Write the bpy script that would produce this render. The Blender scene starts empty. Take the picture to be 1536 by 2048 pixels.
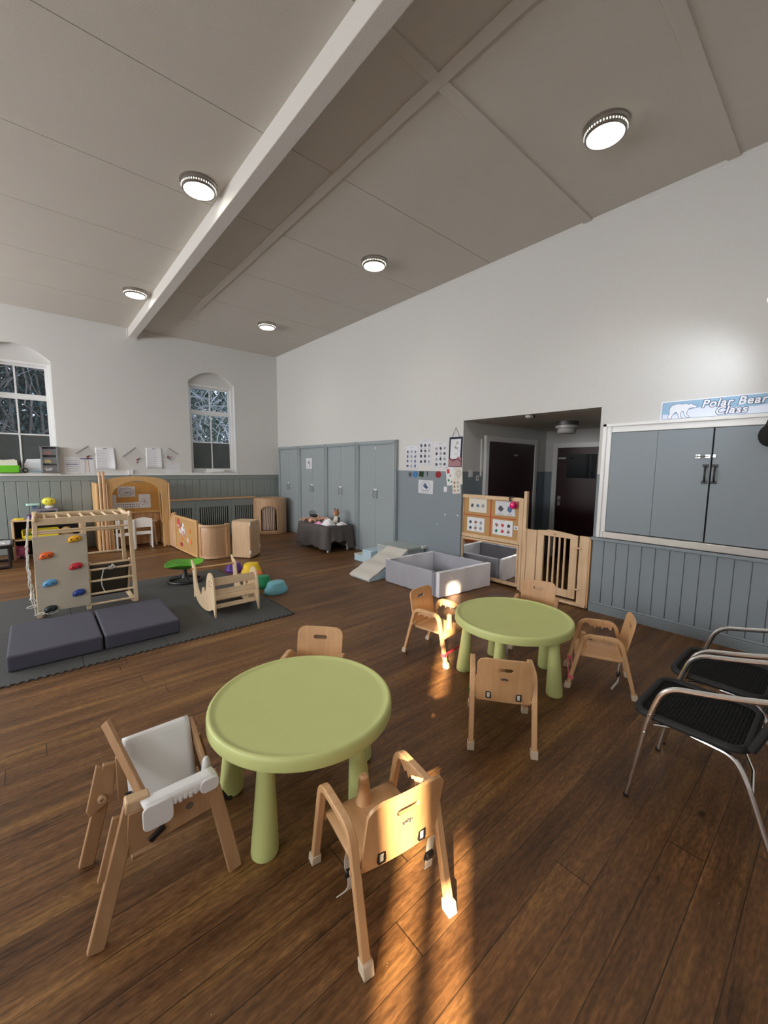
import bpy, bmesh, math, random
from mathutils import Vector, Matrix
random.seed(7)
R = math.radians
PI = math.pi
scene = bpy.context.scene
COL = scene.collection

# ------------------------------------------------------------------ camera
cam_d = bpy.data.cameras.new('camera')
cam = bpy.data.objects.new('camera', cam_d)
COL.objects.link(cam)
scene.camera = cam
cam_d.sensor_fit = 'VERTICAL'
cam_d.sensor_height = 36.0
cam_d.lens = 36.0 * 807.95 / 2048.0
cam_d.clip_start = 0.02
_yaw, _pitch, _roll = R(40.8139), R(-6.3687), R(0.5848)
_f = Vector((math.sin(_yaw) * math.cos(_pitch), math.cos(_yaw) * math.cos(_pitch), math.sin(_pitch)))
_r = Vector((math.cos(_yaw), -math.sin(_yaw), 0))
_u = _r.cross(_f)
_r2 = math.cos(_roll) * _r + math.sin(_roll) * _u
_u2 = -math.sin(_roll) * _r + math.cos(_roll) * _u
cam.matrix_world = Matrix(((_r2.x, _u2.x, -_f.x, 0), (_r2.y, _u2.y, -_f.y, 0), (_r2.z, _u2.z, -_f.z, 1.575), (0, 0, 0, 1)))

# ------------------------------------------------------------------ world, sun, daylight, exposure
scene.view_settings.view_transform = 'Standard'
scene.view_settings.look = 'None'
scene.view_settings.gamma = 1.0
scene.view_settings.use_curve_mapping = False
scene.view_settings.exposure = 0.12
world = bpy.data.worlds.new('sky')
scene.world = world
world.use_nodes = True
_wb = world.node_tree.nodes['Background']
_wb.inputs[0].default_value = (0.60, 0.75, 1.0, 1)
_wb.inputs[1].default_value = 3.2
SUN_POWER = 44.0
sun_d = bpy.data.lights.new('sun', 'SUN')
sun_d.energy = SUN_POWER
sun_d.color = (1.0, 0.74, 0.45)
sun_d.angle = R(0.7)
sun = bpy.data.objects.new('sun', sun_d)
COL.objects.link(sun)
sun.rotation_euler = Vector((0.7986, 0.6018, -0.367)).to_track_quat('-Z', 'Y').to_euler()
sun.location = (-12, -10, 5)


def area(name, loc, direction, sx, sy, power, color):
    d = bpy.data.lights.new(name, 'AREA')
    d.shape = 'RECTANGLE'
    d.size, d.size_y = sx, sy
    d.energy = power
    d.color = color
    o = bpy.data.objects.new(name, d)
    COL.objects.link(o)
    o.location = loc
    o.rotation_euler = Vector(direction).to_track_quat('-Z', 'Z').to_euler()
    return o


DAY = (0.97, 0.98, 1.0)
for _y, _p in ((-0.9, 80), (2.4, 110), (5.6, 155), (8.3, 230)):
    area('window_daylight', (-4.86, _y, 2.35), (1, 0.30 if _y > 8 else 0.05, -0.30), 1.15, 1.85, _p, DAY)


def spot(name, loc, direction, power, color, size=150, blend=0.5, radius=0.1):
    d = bpy.data.lights.new(name, 'SPOT')
    d.energy = power
    d.color = color
    d.spot_size = R(size)
    d.spot_blend = blend
    d.shadow_soft_size = radius
    o = bpy.data.objects.new(name, d)
    COL.objects.link(o)
    o.location = loc
    o.rotation_euler = Vector(direction).to_track_quat('-Z', 'Y').to_euler()
    return o


# ------------------------------------------------------------------ mesh helpers
class MB:
    def __init__(self):
        self.bm = bmesh.new()

    def box(self, x0, x1, y0, y1, z0, z1, M=None):
        vs = [self.bm.verts.new((x, y, z)) for z in (z0, z1) for y in (y0, y1) for x in (x0, x1)]
        if M is not None:
            for v in vs:
                v.co = M @ v.co
        for q in ((0, 2, 3, 1), (4, 5, 7, 6), (0, 1, 5, 4), (2, 6, 7, 3), (0, 4, 6, 2), (1, 3, 7, 5)):
            self.bm.faces.new([vs[i] for i in q])
        return self

    def obox(self, c, s, rz=0, rx=0, ry=0):
        M = Matrix.Translation(c) @ Matrix.Rotation(rz, 4, 'Z') @ Matrix.Rotation(ry, 4, 'Y') @ Matrix.Rotation(rx, 4, 'X')
        return self.box(-s[0] / 2, s[0] / 2, -s[1] / 2, s[1] / 2, -s[2] / 2, s[2] / 2, M)

    def prism(self, pts, a, b, axis='z', M=None):
        def mk(u, v, w):
            p = {'z': (u, v, w), 'x': (w, u, v), 'y': (u, w, v)}[axis]
            p = Vector(p)
            return M @ p if M is not None else p
        lo = [self.bm.verts.new(mk(u, v, a)) for u, v in pts]
        hi = [self.bm.verts.new(mk(u, v, b)) for u, v in pts]
        self.bm.faces.new(lo[::-1])
        self.bm.faces.new(hi)
        n = len(pts)
        for i in range(n):
            j = (i + 1) % n
            self.bm.faces.new((lo[i], lo[j], hi[j], hi[i]))
        return self

    def lathe(self, prof, n=24, c=(0, 0, 0), M=None, sx=1.0, sy=1.0):
        rings = []
        c = Vector(c)
        for r, z in prof:
            if r < 1e-6:
                p = Vector((0, 0, z))
                rings.append([self.bm.verts.new((M @ p if M is not None else p) + c)])
            else:
                ring = []
                for k in range(n):
                    a = 2 * PI * k / n
                    p = Vector((r * math.cos(a) * sx, r * math.sin(a) * sy, z))
                    ring.append(self.bm.verts.new((M @ p if M is not None else p) + c))
                rings.append(ring)
        for A, B in zip(rings[:-1], rings[1:]):
            for k in range(n):
                l = (k + 1) % n
                if len(A) == 1 and len(B) == 1:
                    continue
                if len(A) == 1:
                    self.bm.faces.new((A[0], B[l], B[k]))
                elif len(B) == 1:
                    self.bm.faces.new((A[k], A[l], B[0]))
                else:
                    self.bm.faces.new((A[k], A[l], B[l], B[k]))
        for ring, rev in ((rings[0], True), (rings[-1], False)):
            if len(ring) > 1:
                self.bm.faces.new(ring[::-1] if rev else ring)
        return self

    def cone(self, p0, p1, r0, r1, n=12):
        p0, p1 = Vector(p0), Vector(p1)
        d = p1 - p0
        M = d.to_track_quat('Z', 'Y').to_matrix().to_4x4()
        return self.lathe([(r0, 0), (r1, d.length)], n, p0, M)

    def ball(self, c, r, n=16, m=10, sx=1, sy=1, sz=1, M=None):
        prof = [(max(0.0, r * math.sin(PI * i / m)) if 0 < i < m else 0.0, -r * math.cos(PI * i / m) * sz) for i in range(m + 1)]
        return self.lathe(prof, n, c, M, sx, sy)

    def tube(self, pts, r, n=8, closed=False):
        pts = [Vector(p) for p in pts]
        N = len(pts)
        tang = []
        for i in range(N):
            if closed:
                t = pts[(i + 1) % N] - pts[i - 1]
            else:
                t = pts[min(i + 1, N - 1)] - pts[max(i - 1, 0)]
            tang.append(t.normalized())
        ref = Vector((0, 0, 1)) if abs(tang[0].z) < 0.9 else Vector((1, 0, 0))
        u = tang[0].cross(ref).normalized()
        rings = []
        for i in range(N):
            t = tang[i]
            u = (u - t * u.dot(t)).normalized()
            w = t.cross(u)
            rr = r[i] if isinstance(r, (list, tuple)) else r
            rings.append([self.bm.verts.new(pts[i] + rr * (math.cos(2 * PI * k / n) * u + math.sin(2 * PI * k / n) * w)) for k in range(n)])
        rng = range(N) if closed else range(N - 1)
        for i in rng:
            A, B = rings[i], rings[(i + 1) % N]
            for k in range(n):
                l = (k + 1) % n
                self.bm.faces.new((A[k], A[l], B[l], B[k]))
        if not closed:
            self.bm.faces.new(rings[0][::-1])
            self.bm.faces.new(rings[-1])
        return self

    def bar(self, pts, side, a, b):
        """rectangular section swept along a planar path; side = plane normal, a = size along side, b = size in plane"""
        pts = [Vector(p) for p in pts]
        side = Vector(side).normalized()
        N = len(pts)
        rings = []
        for i in range(N):
            t0 = (pts[i] - pts[i - 1]).normalized() if i > 0 else None
            t1 = (pts[i + 1] - pts[i]).normalized() if i < N - 1 else None
            t = t1 if t0 is None else (t0 if t1 is None else (t0 + t1).normalized())
            nrm = side.cross(t).normalized()
            k = 1.0
            if t0 is not None and t1 is not None:
                k = 1.0 / max(0.5, t.dot(t0))
            rings.append([self.bm.verts.new(pts[i] + side * sa * a / 2 + nrm * sb * b / 2 * k) for sa, sb in ((-1, -1), (1, -1), (1, 1), (-1, 1))])
        for A, B in zip(rings[:-1], rings[1:]):
            for k in range(4):
                l = (k + 1) % 4
                self.bm.faces.new((A[k], A[l], B[l], B[k]))
        self.bm.faces.new(rings[0][::-1])
        self.bm.faces.new(rings[-1])
        return self

    def grid(self, fn, nu, nv, skip=None):
        V = [[self.bm.verts.new(fn(i / nu, j / nv)) for i in range(nu + 1)] for j in range(nv + 1)]
        for j in range(nv):
            for i in range(nu):
                if skip and skip((i + .5) / nu, (j + .5) / nv):
                    continue
                self.bm.faces.new((V[j][i], V[j][i + 1], V[j + 1][i + 1], V[j + 1][i]))
        return self

    def mesh(self, name='m', smooth=35):
        bmesh.ops.recalc_face_normals(self.bm, faces=self.bm.faces)
        me = bpy.data.meshes.new(name)
        self.bm.to_mesh(me)
        self.bm.free()
        if smooth:
            for p in me.polygons:
                p.use_smooth = True
            me.set_sharp_from_angle(angle=R(smooth))
        return me

    def build(self, name, mat, parent=None, bevel=0, seg=2, smooth=35, solid=0, label=None, cut=None, sub=0):
        me = self.mesh(name, smooth)
        if cut is not None:
            me = cut_mesh(me, cut, solid, smooth)
            solid = 0
        o = bpy.data.objects.new(name, me)
        COL.objects.link(o)
        me.materials.append(mat)
        if parent is not None:
            o.parent = parent
        if solid:
            m = o.modifiers.new('thickness', 'SOLIDIFY')
            m.thickness = solid
            m.offset = 0
        if sub:
            m = o.modifiers.new('subdiv', 'SUBSURF')
            m.levels = m.render_levels = sub
        if bevel:
            m = o.modifiers.new('bevel', 'BEVEL')
            m.width = bevel
            m.segments = seg
            m.limit_method = 'ANGLE'
            m.angle_limit = R(40)
        if label:
            o['label'] = label
        return o


def cut_mesh(me, cutter, solid, smooth):
    a = bpy.data.objects.new('a', me)
    b = bpy.data.objects.new('b', cutter.mesh('cut', 0))
    COL.objects.link(a)
    COL.objects.link(b)
    if solid:
        m = a.modifiers.new('s', 'SOLIDIFY')
        m.thickness = solid
        m.offset = 0
    m = a.modifiers.new('c', 'BOOLEAN')
    m.operation = 'DIFFERENCE'
    m.solver = 'EXACT'
    m.object = b
    dg = bpy.context.evaluated_depsgraph_get()
    dg.update()
    out = bpy.data.meshes.new_from_object(a.evaluated_get(dg))
    bpy.data.objects.remove(a)
    bpy.data.objects.remove(b)
    if smooth:
        for p in out.polygons:
            p.use_smooth = True
        out.set_sharp_from_angle(angle=R(smooth))
    return out


def capsule2d(cx, cy, w, h, n=8):
    r = h / 2
    pts = []
    for k in range(n + 1):
        a = -PI / 2 + PI * k / n
        pts.append((cx + w / 2 - r + r * math.cos(a), cy + r * math.sin(a)))
    for k in range(n + 1):
        a = PI / 2 + PI * k / n
        pts.append((cx - w / 2 + r + r * math.cos(a), cy + r * math.sin(a)))
    return pts


def rrect(x0, x1, y0, y1, r, n=5):
    pts = []
    for cx, cy, a0 in ((x1 - r, y0 + r, -90), (x1 - r, y1 - r, 0), (x0 + r, y1 - r, 90), (x0 + r, y0 + r, 180)):
        for k in range(n + 1):
            a = R(a0 + 90 * k / n)
            pts.append((cx + r * math.cos(a), cy + r * math.sin(a)))
    return pts


def bend(pts, rad, n=6):
    pts = [Vector(p) for p in pts]
    out = [pts[0]]
    for i in range(1, len(pts) - 1):
        p0, p, p1 = pts[i - 1], pts[i], pts[i + 1]
        d0, d1 = (p0 - p), (p1 - p)
        k = min(rad, d0.length * .49, d1.length * .49)
        a, b = p + d0.normalized() * k, p + d1.normalized() * k
        for t in range(n + 1):
            t /= n
            out.append(a * (1 - t) ** 2 + p * 2 * t * (1 - t) + b * t * t)
    out.append(pts[-1])
    return out


def smoothpoly(pts, n=4):
    """closed Catmull-Rom through 2D points"""
    out = []
    N = len(pts)
    for i in range(N):
        p0, p1, p2, p3 = [pts[(i + k) % N] for k in (-1, 0, 1, 2)]
        for j in range(n):
            t = j / n
            out.append(tuple(0.5 * ((2 * p1[d]) + (-p0[d] + p2[d]) * t + (2 * p0[d] - 5 * p1[d] + 4 * p2[d] - p3[d]) * t * t + (-p0[d] + 3 * p1[d] - 3 * p2[d] + p3[d]) * t ** 3) for d in (0, 1)))
    return out


def thing(name, label, cat, loc=(0, 0, 0), rotz=0, group=None):
    o = bpy.data.objects.new(name, None)
    COL.objects.link(o)
    o.empty_display_size = 0.1
    o.location = loc
    o.rotation_euler = (0, 0, rotz)
    o['label'] = label
    o['category'] = cat
    if group:
        o['group'] = group
    return o


def tag(o, label, cat, group=None, kind=None):
    o['label'] = label
    o['category'] = cat
    if group:
        o['group'] = group
    if kind:
        o['kind'] = kind
    return o


def struct(o):
    o['kind'] = 'structure'
    return o


def copy_tree(o, parent=None):
    c = o.copy()
    COL.objects.link(c)
    if parent is not None:
        c.parent = parent
    for ch in [x for x in bpy.data.objects if x.parent == o]:
        copy_tree(ch, c)
    return c


# ------------------------------------------------------------------ materials
def _new(name):
    m = bpy.data.materials.new(name)
    m.use_nodes = True
    return m, m.node_tree, m.node_tree.nodes['Principled BSDF']


def N(nt, kind, **kw):
    n = nt.nodes.new(kind)
    for k, v in kw.items():
        if k.startswith('i_'):
            n.inputs[k[2:].replace('_', ' ')].default_value = v
        else:
            setattr(n, k, v)
    return n


def mat(name, c, rough=0.5, metal=0.0, bump=0.0, bscale=80.0, var=0.0, vscale=4.0, emit=None, es=1.0, coat=0.0, alpha=None, spec=0.5, sheen=0.0):
    m, nt, b = _new(name)
    c4 = (c[0], c[1], c[2], 1)
    b.inputs['Base Color'].default_value = c4
    b.inputs['Roughness'].default_value = rough
    b.inputs['Metallic'].default_value = metal
    b.inputs['Specular IOR Level'].default_value = spec
    b.inputs['Coat Weight'].default_value = coat
    b.inputs['Sheen Weight'].default_value = sheen
    tc = N(nt, 'ShaderNodeTexCoord')
    if var:
        no = N(nt, 'ShaderNodeTexNoise')
        no.inputs['Scale'].default_value = vscale
        no.inputs['Detail'].default_value = 6
        nt.links.new(tc.outputs['Object'], no.inputs['Vector'])
        mx = N(nt, 'ShaderNodeMixRGB')
        mx.inputs[1].default_value = tuple(x * (1 - var) for x in c) + (1,)
        mx.inputs[2].default_value = tuple(min(1, x * (1 + var)) for x in c) + (1,)
        nt.links.new(no.outputs['Fac'], mx.inputs[0])
        nt.links.new(mx.outputs[0], b.inputs['Base Color'])
    if bump:
        no = N(nt, 'ShaderNodeTexNoise')
        no.inputs['Scale'].default_value = bscale
        no.inputs['Detail'].default_value = 4
        nt.links.new(tc.outputs['Object'], no.inputs['Vector'])
        bp = N(nt, 'ShaderNodeBump')
        bp.inputs['Strength'].default_value = bump
        bp.inputs['Distance'].default_value = 0.01
        nt.links.new(no.outputs['Fac'], bp.inputs['Height'])
        nt.links.new(bp.outputs[0], b.inputs['Normal'])
    if emit:
        b.inputs['Emission Color'].default_value = emit + (1,)
        b.inputs['Emission Strength'].default_value = es
    if alpha is not None:
        b.inputs['Alpha'].default_value = alpha
    return m


def wood(name, c1, c2, rough=0.42, scale=(3, 40, 40), streak=0.5, coat=0.0):
    """grain runs along the object axis with the small scale"""
    m, nt, b = _new(name)
    tc = N(nt, 'ShaderNodeTexCoord')
    mp = N(nt, 'ShaderNodeMapping')
    mp.inputs['Scale'].default_value = scale
    nt.links.new(tc.outputs['Object'], mp.inputs['Vector'])
    no = N(nt, 'ShaderNodeTexNoise')
    no.inputs['Scale'].default_value = 1.0
    no.inputs['Detail'].default_value = 7
    no.inputs['Distortion'].default_value = 0.6
    nt.links.new(mp.outputs[0], no.inputs['Vector'])
    no2 = N(nt, 'ShaderNodeTexNoise')
    no2.inputs['Scale'].default_value = 3.0
    no2.inputs['Detail'].default_value = 2
    nt.links.new(tc.outputs['Object'], no2.inputs['Vector'])
    ad = N(nt, 'ShaderNodeMath', operation='MULTIPLY_ADD')
    ad.inputs[1].default_value = streak
    nt.links.new(no.outputs['Fac'], ad.inputs[0])
    mu = N(nt, 'ShaderNodeMath', operation='MULTIPLY')
    mu.inputs[1].default_value = 1 - streak
    nt.links.new(no2.outputs['Fac'], mu.inputs[0])
    nt.links.new(mu.outputs[0], ad.inputs[2])
    cr = N(nt, 'ShaderNodeValToRGB')
    cr.color_ramp.elements[0].position = 0.3
    cr.color_ramp.elements[0].color = c1 + (1,)
    cr.color_ramp.elements[1].position = 0.7
    cr.color_ramp.elements[1].color = c2 + (1,)
    nt.links.new(ad.outputs[0], cr.inputs[0])
    nt.links.new(cr.outputs[0], b.inputs['Base Color'])
    b.inputs['Roughness'].default_value = rough
    b.inputs['Coat Weight'].default_value = coat
    return m


def two_tone(name, low, high, z, rough=0.55):
    m, nt, b = _new(name)
    ge = N(nt, 'ShaderNodeNewGeometry')
    sx = N(nt, 'ShaderNodeSeparateXYZ')
    nt.links.new(ge.outputs['Position'], sx.inputs[0])
    gt = N(nt, 'ShaderNodeMath', operation='GREATER_THAN')
    gt.inputs[1].default_value = z
    nt.links.new(sx.outputs[2], gt.inputs[0])
    mx = N(nt, 'ShaderNodeMixRGB')
    mx.inputs[1].default_value = low + (1,)
    mx.inputs[2].default_value = high + (1,)
    nt.links.new(gt.outputs[0], mx.inputs[0])
    no = N(nt, 'ShaderNodeTexNoise')
    no.inputs['Scale'].default_value = 25
    no.inputs['Detail'].default_value = 5
    nt.links.new(ge.outputs['Position'], no.inputs['Vector'])
    mm = N(nt, 'ShaderNodeMixRGB', blend_type='MULTIPLY')
    mm.inputs[0].default_value = 1.0
    r2 = N(nt, 'ShaderNodeValToRGB')
    r2.color_ramp.elements[0].color = (.94, .94, .94, 1)
    r2.color_ramp.elements[1].color = (1, 1, 1, 1)
    nt.links.new(no.outputs['Fac'], r2.inputs[0])
    nt.links.new(mx.outputs[0], mm.inputs[1])
    nt.links.new(r2.outputs[0], mm.inputs[2])
    nt.links.new(mm.outputs[0], b.inputs['Base Color'])
    bp = N(nt, 'ShaderNodeBump')
    bp.inputs['Strength'].default_value = 0.12
    bp.inputs['Distance'].default_value = 0.01
    nt.links.new(no.outputs['Fac'], bp.inputs['Height'])
    nt.links.new(bp.outputs[0], b.inputs['Normal'])
    b.inputs['Roughness'].default_value = rough
    return m


def floor_mat():
    m, nt, b = _new('stained_floorboards')
    L = nt.links.new
    ge = N(nt, 'ShaderNodeNewGeometry')
    sx = N(nt, 'ShaderNodeSeparateXYZ')
    L(ge.outputs['Position'], sx.inputs[0])
    def math_(op, a, bb=None, c=None):
        n = N(nt, 'ShaderNodeMath', operation=op)
        for i, v in enumerate((a, bb, c)):
            if v is None:
                continue
            if isinstance(v, (int, float)):
                n.inputs[i].default_value = v
            else:
                L(v, n.inputs[i])
        return n.outputs[0]
    # slightly wandering board edges
    row = math_('DIVIDE', math_('ADD', sx.outputs[1], 10.02), 0.13)
    idx = math_('FLOOR', row)
    fr = math_('FRACT', row)
    wn = N(nt, 'ShaderNodeTexWhiteNoise', noise_dimensions='1D')
    L(idx, wn.inputs['W'])
    xo = math_('ADD', sx.outputs[0], math_('MULTIPLY', wn.outputs['Value'], 7.3))
    seg = math_('FLOOR', math_('DIVIDE', xo, 3.1))
    segf = math_('FRACT', math_('DIVIDE', xo, 3.1))
    cmb0 = N(nt, 'ShaderNodeCombineXYZ')
    L(idx, cmb0.inputs[0]); L(seg, cmb0.inputs[1])
    wn2 = N(nt, 'ShaderNodeTexWhiteNoise', noise_dimensions='3D')
    L(cmb0.outputs[0], wn2.inputs['Vector'])
    cmb = N(nt, 'ShaderNodeCombineXYZ')
    L(math_('MULTIPLY', xo, 3.4), cmb.inputs[0])
    L(math_('MULTIPLY', sx.outputs[1], 42.0), cmb.inputs[1])
    L(math_('MULTIPLY', wn2.outputs['Value'], 40.0), cmb.inputs[2])
    gr = N(nt, 'ShaderNodeTexNoise')
    gr.inputs['Scale'].default_value = 1.0
    gr.inputs['Detail'].default_value = 10
    gr.inputs['Roughness'].default_value = 0.70
    gr.inputs['Distortion'].default_value = 1.1
    L(cmb.outputs[0], gr.inputs['Vector'])
    big = N(nt, 'ShaderNodeTexNoise')
    big.inputs['Scale'].default_value = 0.9
    big.inputs['Detail'].default_value = 5
    L(ge.outputs['Position'], big.inputs['Vector'])
    # worn lighter streaks along the boards
    cmb2 = N(nt, 'ShaderNodeCombineXYZ')
    L(math_('MULTIPLY', xo, 0.9), cmb2.inputs[0])
    L(math_('MULTIPLY', sx.outputs[1], 9.0), cmb2.inputs[1])
    wear = N(nt, 'ShaderNodeTexNoise')
    wear.inputs['Scale'].default_value = 1.0
    wear.inputs['Detail'].default_value = 6
    L(cmb2.outputs[0], wear.inputs['Vector'])
    s = math_('ADD', math_('MULTIPLY', gr.outputs['Fac'], 0.62), math_('MULTIPLY', big.outputs['Fac'], 0.18))
    s = math_('ADD', s, math_('MULTIPLY', wn2.outputs['Value'], 0.06))
    s = math_('ADD', s, math_('MULTIPLY', math_('SUBTRACT', wear.outputs['Fac'], 0.5), 0.5))
    cr = N(nt, 'ShaderNodeValToRGB')
    e = cr.color_ramp.elements
    e[0].position = 0.22; e[0].color = (0.026, 0.012, 0.006, 1)
    e[1].position = 0.74; e[1].color = (0.50, 0.27, 0.085, 1)
    for p, c in ((0.34, (0.098, 0.044, 0.016, 1)), (0.48, (0.172, 0.081, 0.030, 1)), (0.62, (0.270, 0.135, 0.048, 1))):
        x = cr.color_ramp.elements.new(p)
        x.color = c
    L(s, cr.inputs[0])
    # fine flecked texture
    cmb5 = N(nt, 'ShaderNodeCombineXYZ')
    L(math_('MULTIPLY', sx.outputs[0], 28.0), cmb5.inputs[0])
    L(math_('MULTIPLY', sx.outputs[1], 95.0), cmb5.inputs[1])
    fk = N(nt, 'ShaderNodeTexNoise')
    fk.inputs['Scale'].default_value = 1.0
    fk.inputs['Detail'].default_value = 4
    L(cmb5.outputs[0], fk.inputs['Vector'])
    fkr = N(nt, 'ShaderNodeMapRange')
    fkr.inputs[1].default_value = 0.36; fkr.inputs[2].default_value = 0.62
    fkr.inputs[3].default_value = 0.70; fkr.inputs[4].default_value = 1.08
    L(fk.outputs['Fac'], fkr.inputs[0])
    # knots
    cmb3 = N(nt, 'ShaderNodeCombineXYZ')
    L(math_('MULTIPLY', xo, 1.7), cmb3.inputs[0])
    L(math_('MULTIPLY', sx.outputs[1], 3.3), cmb3.inputs[1])
    vo = N(nt, 'ShaderNodeTexVoronoi')
    vo.inputs['Scale'].default_value = 1.0
    L(cmb3.outputs[0], vo.inputs['Vector'])
    kn = N(nt, 'ShaderNodeMapRange')
    kn.inputs[1].default_value = 0.025; kn.inputs[2].default_value = 0.07
    kn.inputs[3].default_value = 0.25; kn.inputs[4].default_value = 1.0
    L(vo.outputs['Distance'], kn.inputs[0])
    # paint flecks
    vf = N(nt, 'ShaderNodeTexVoronoi')
    vf.inputs['Scale'].default_value = 22.0
    L(ge.outputs['Position'], vf.inputs['Vector'])
    fl = math_('LESS_THAN', vf.outputs['Distance'], 0.035)
    wnf = N(nt, 'ShaderNodeTexWhiteNoise', noise_dimensions='3D')
    L(vf.outputs['Color'], wnf.inputs['Vector'])
    fl = math_('MULTIPLY', fl, math_('GREATER_THAN', wnf.outputs['Value'], 0.72))
    # golden worn bands along some boards
    cmb4 = N(nt, 'ShaderNodeCombineXYZ')
    L(math_('MULTIPLY', sx.outputs[0], 0.45), cmb4.inputs[0])
    L(math_('MULTIPLY', sx.outputs[1], 5.5), cmb4.inputs[1])
    wb = N(nt, 'ShaderNodeTexNoise')
    wb.inputs['Scale'].default_value = 1.0
    wb.inputs['Detail'].default_value = 7
    wb.inputs['Roughness'].default_value = 0.6
    L(cmb4.outputs[0], wb.inputs['Vector'])
    wbr = N(nt, 'ShaderNodeMapRange')
    wbr.inputs[1].default_value = 0.53; wbr.inputs[2].default_value = 0.70
    wbr.inputs[3].default_value = 0.0; wbr.inputs[4].default_value = 1.1
    L(wb.outputs['Fac'], wbr.inputs[0])
    # gaps
    g1 = math_('LESS_THAN', math_('ADD', fr, math_('MULTIPLY', math_('SUBTRACT', wear.outputs['Fac'], 0.5), 0.05)), 0.022)
    g2 = math_('LESS_THAN', segf, 0.0016)
    gap = math_('MAXIMUM', g1, g2)
    m1 = N(nt, 'ShaderNodeMixRGB', blend_type='MULTIPLY')
    m1.inputs[0].default_value = 1.0
    mg = N(nt, 'ShaderNodeMixRGB')
    mg.inputs[2].default_value = (0.36, 0.195, 0.055, 1)
    L(math_('MULTIPLY', wbr.outputs[0], gr.outputs['Fac']), mg.inputs[0]); L(cr.outputs[0], mg.inputs[1])
    L(mg.outputs[0], m1.inputs[1]); L(math_('MULTIPLY', kn.outputs[0], fkr.outputs[0]), m1.inputs[2])
    m2 = N(nt, 'ShaderNodeMixRGB')
    m2.inputs[2].default_value = (0.008, 0.005, 0.003, 1)
    L(math_('MULTIPLY', gap, 0.78), m2.inputs[0]); L(m1.outputs[0], m2.inputs[1])
    m3 = N(nt, 'ShaderNodeMixRGB')
    m3.inputs[2].default_value = (0.45, 0.38, 0.30, 1)
    L(math_('MULTIPLY', fl, 0.8), m3.inputs[0]); L(m2.outputs[0], m3.inputs[1])
    L(m3.outputs[0], b.inputs['Base Color'])
    ro = N(nt, 'ShaderNodeMapRange')
    ro.inputs[1].default_value = 0.3; ro.inputs[2].default_value = 0.7
    ro.inputs[3].default_value = 0.34; ro.inputs[4].default_value = 0.60
    L(gr.outputs['Fac'], ro.inputs[0])
    L(ro.outputs[0], b.inputs['Roughness'])
    b.inputs['Specular IOR Level'].default_value = 0.36
    hgt = math_('SUBTRACT', math_('MULTIPLY', gr.outputs['Fac'], 0.25), gap)
    bp = N(nt, 'ShaderNodeBump')
    bp.inputs['Strength'].default_value = 0.35
    bp.inputs['Distance'].default_value = 0.004
    L(hgt, bp.inputs['Height'])
    L(bp.outputs[0], b.inputs['Normal'])
    return m


def glass_mat(name, tint=(1, 1, 1), mixf=0.08):
    m = bpy.data.materials.new(name)
    m.use_nodes = True
    nt = m.node_tree
    nt.nodes.clear()
    o = N(nt, 'ShaderNodeOutputMaterial')
    t = N(nt, 'ShaderNodeBsdfTransparent')
    t.inputs[0].default_value = tint + (1,)
    g = N(nt, 'ShaderNodeBsdfGlossy')
    g.inputs['Roughness'].default_value = 0.05
    x = N(nt, 'ShaderNodeMixShader')
    x.inputs[0].default_value = mixf
    nt.links.new(t.outputs[0], x.inputs[1])
    nt.links.new(g.outputs[0], x.inputs[2])
    nt.links.new(x.outputs[0], o.inputs[0])
    return m


WHITE = (0.645, 0.638, 0.618)
GREY = (0.218, 0.255, 0.283)
M = {}
M['floor'] = floor_mat()
M['wall'] = mat('white_wall_paint', WHITE, 0.6, bump=0.12, bscale=25)
M['wall2'] = two_tone('two_tone_wall_paint', GREY, WHITE, 1.52)
M['ceiling'] = mat('textured_ceiling', (0.585, 0.55, 0.495), 0.8, bump=0.15, bscale=220, var=0.03, vscale=3)
M['beam'] = mat('beam_paint', (0.66, 0.64, 0.60), 0.6, bump=0.15, bscale=120)
M['grey'] = mat('grey_paint', GREY, 0.42, bump=0.05, bscale=60, var=0.03)
M['cupboard'] = mat('cupboard_grey', (0.31, 0.35, 0.365), 0.35, bump=0.04, bscale=60)  # grey lightened to stand in for window sheen on the doors
M['greygreen'] = mat('grey_green_paint', (0.235, 0.265, 0.255), 0.42, bump=0.05, bscale=60)
M['white_gloss'] = mat('white_gloss_paint', (0.80, 0.80, 0.79), 0.3, bump=0.05, bscale=40)
M['dark'] = mat('dark_void', (0.012, 0.012, 0.012), 0.8)
M['black'] = mat('black_plastic', (0.012, 0.012, 0.013), 0.4)
M['rubber'] = mat('black_rubber', (0.013, 0.013, 0.013), 0.7)
M['steel'] = mat('brushed_steel', (0.62, 0.61, 0.59), 0.28, 1.0)
M['chrome'] = mat('chrome', (0.88, 0.87, 0.86), 0.20, 1.0)
M['white_plastic'] = mat('white_plastic', (0.78, 0.78, 0.78), 0.35)
M['beech'] = wood('beech', (0.53, 0.29, 0.135), (0.74, 0.455, 0.235), 0.38, (26, 26, 2.4), 0.6)
M['beech_h'] = wood('beech_plywood', (0.51, 0.28, 0.125), (0.72, 0.435, 0.22), 0.36, (22, 3, 3), 0.55)
M['panel_wood'] = wood('pale_panel_wood', (0.46, 0.27, 0.145), (0.63, 0.41, 0.245), 0.42, (28, 28, 2.0), 0.55)
M['maple'] = wood('maple', (0.56, 0.365, 0.205), (0.73, 0.52, 0.325), 0.38, (24, 24, 2.2), 0.5)
M['pine'] = wood('pine', (0.55, 0.31, 0.12), (0.72, 0.46, 0.21), 0.42, (20, 20, 1.8), 0.5)
M['orange_wood'] = wood('orange_back_panel', (0.52, 0.25, 0.06), (0.62, 0.34, 0.10), 0.5, (12, 12, 2), 0.5)
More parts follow.
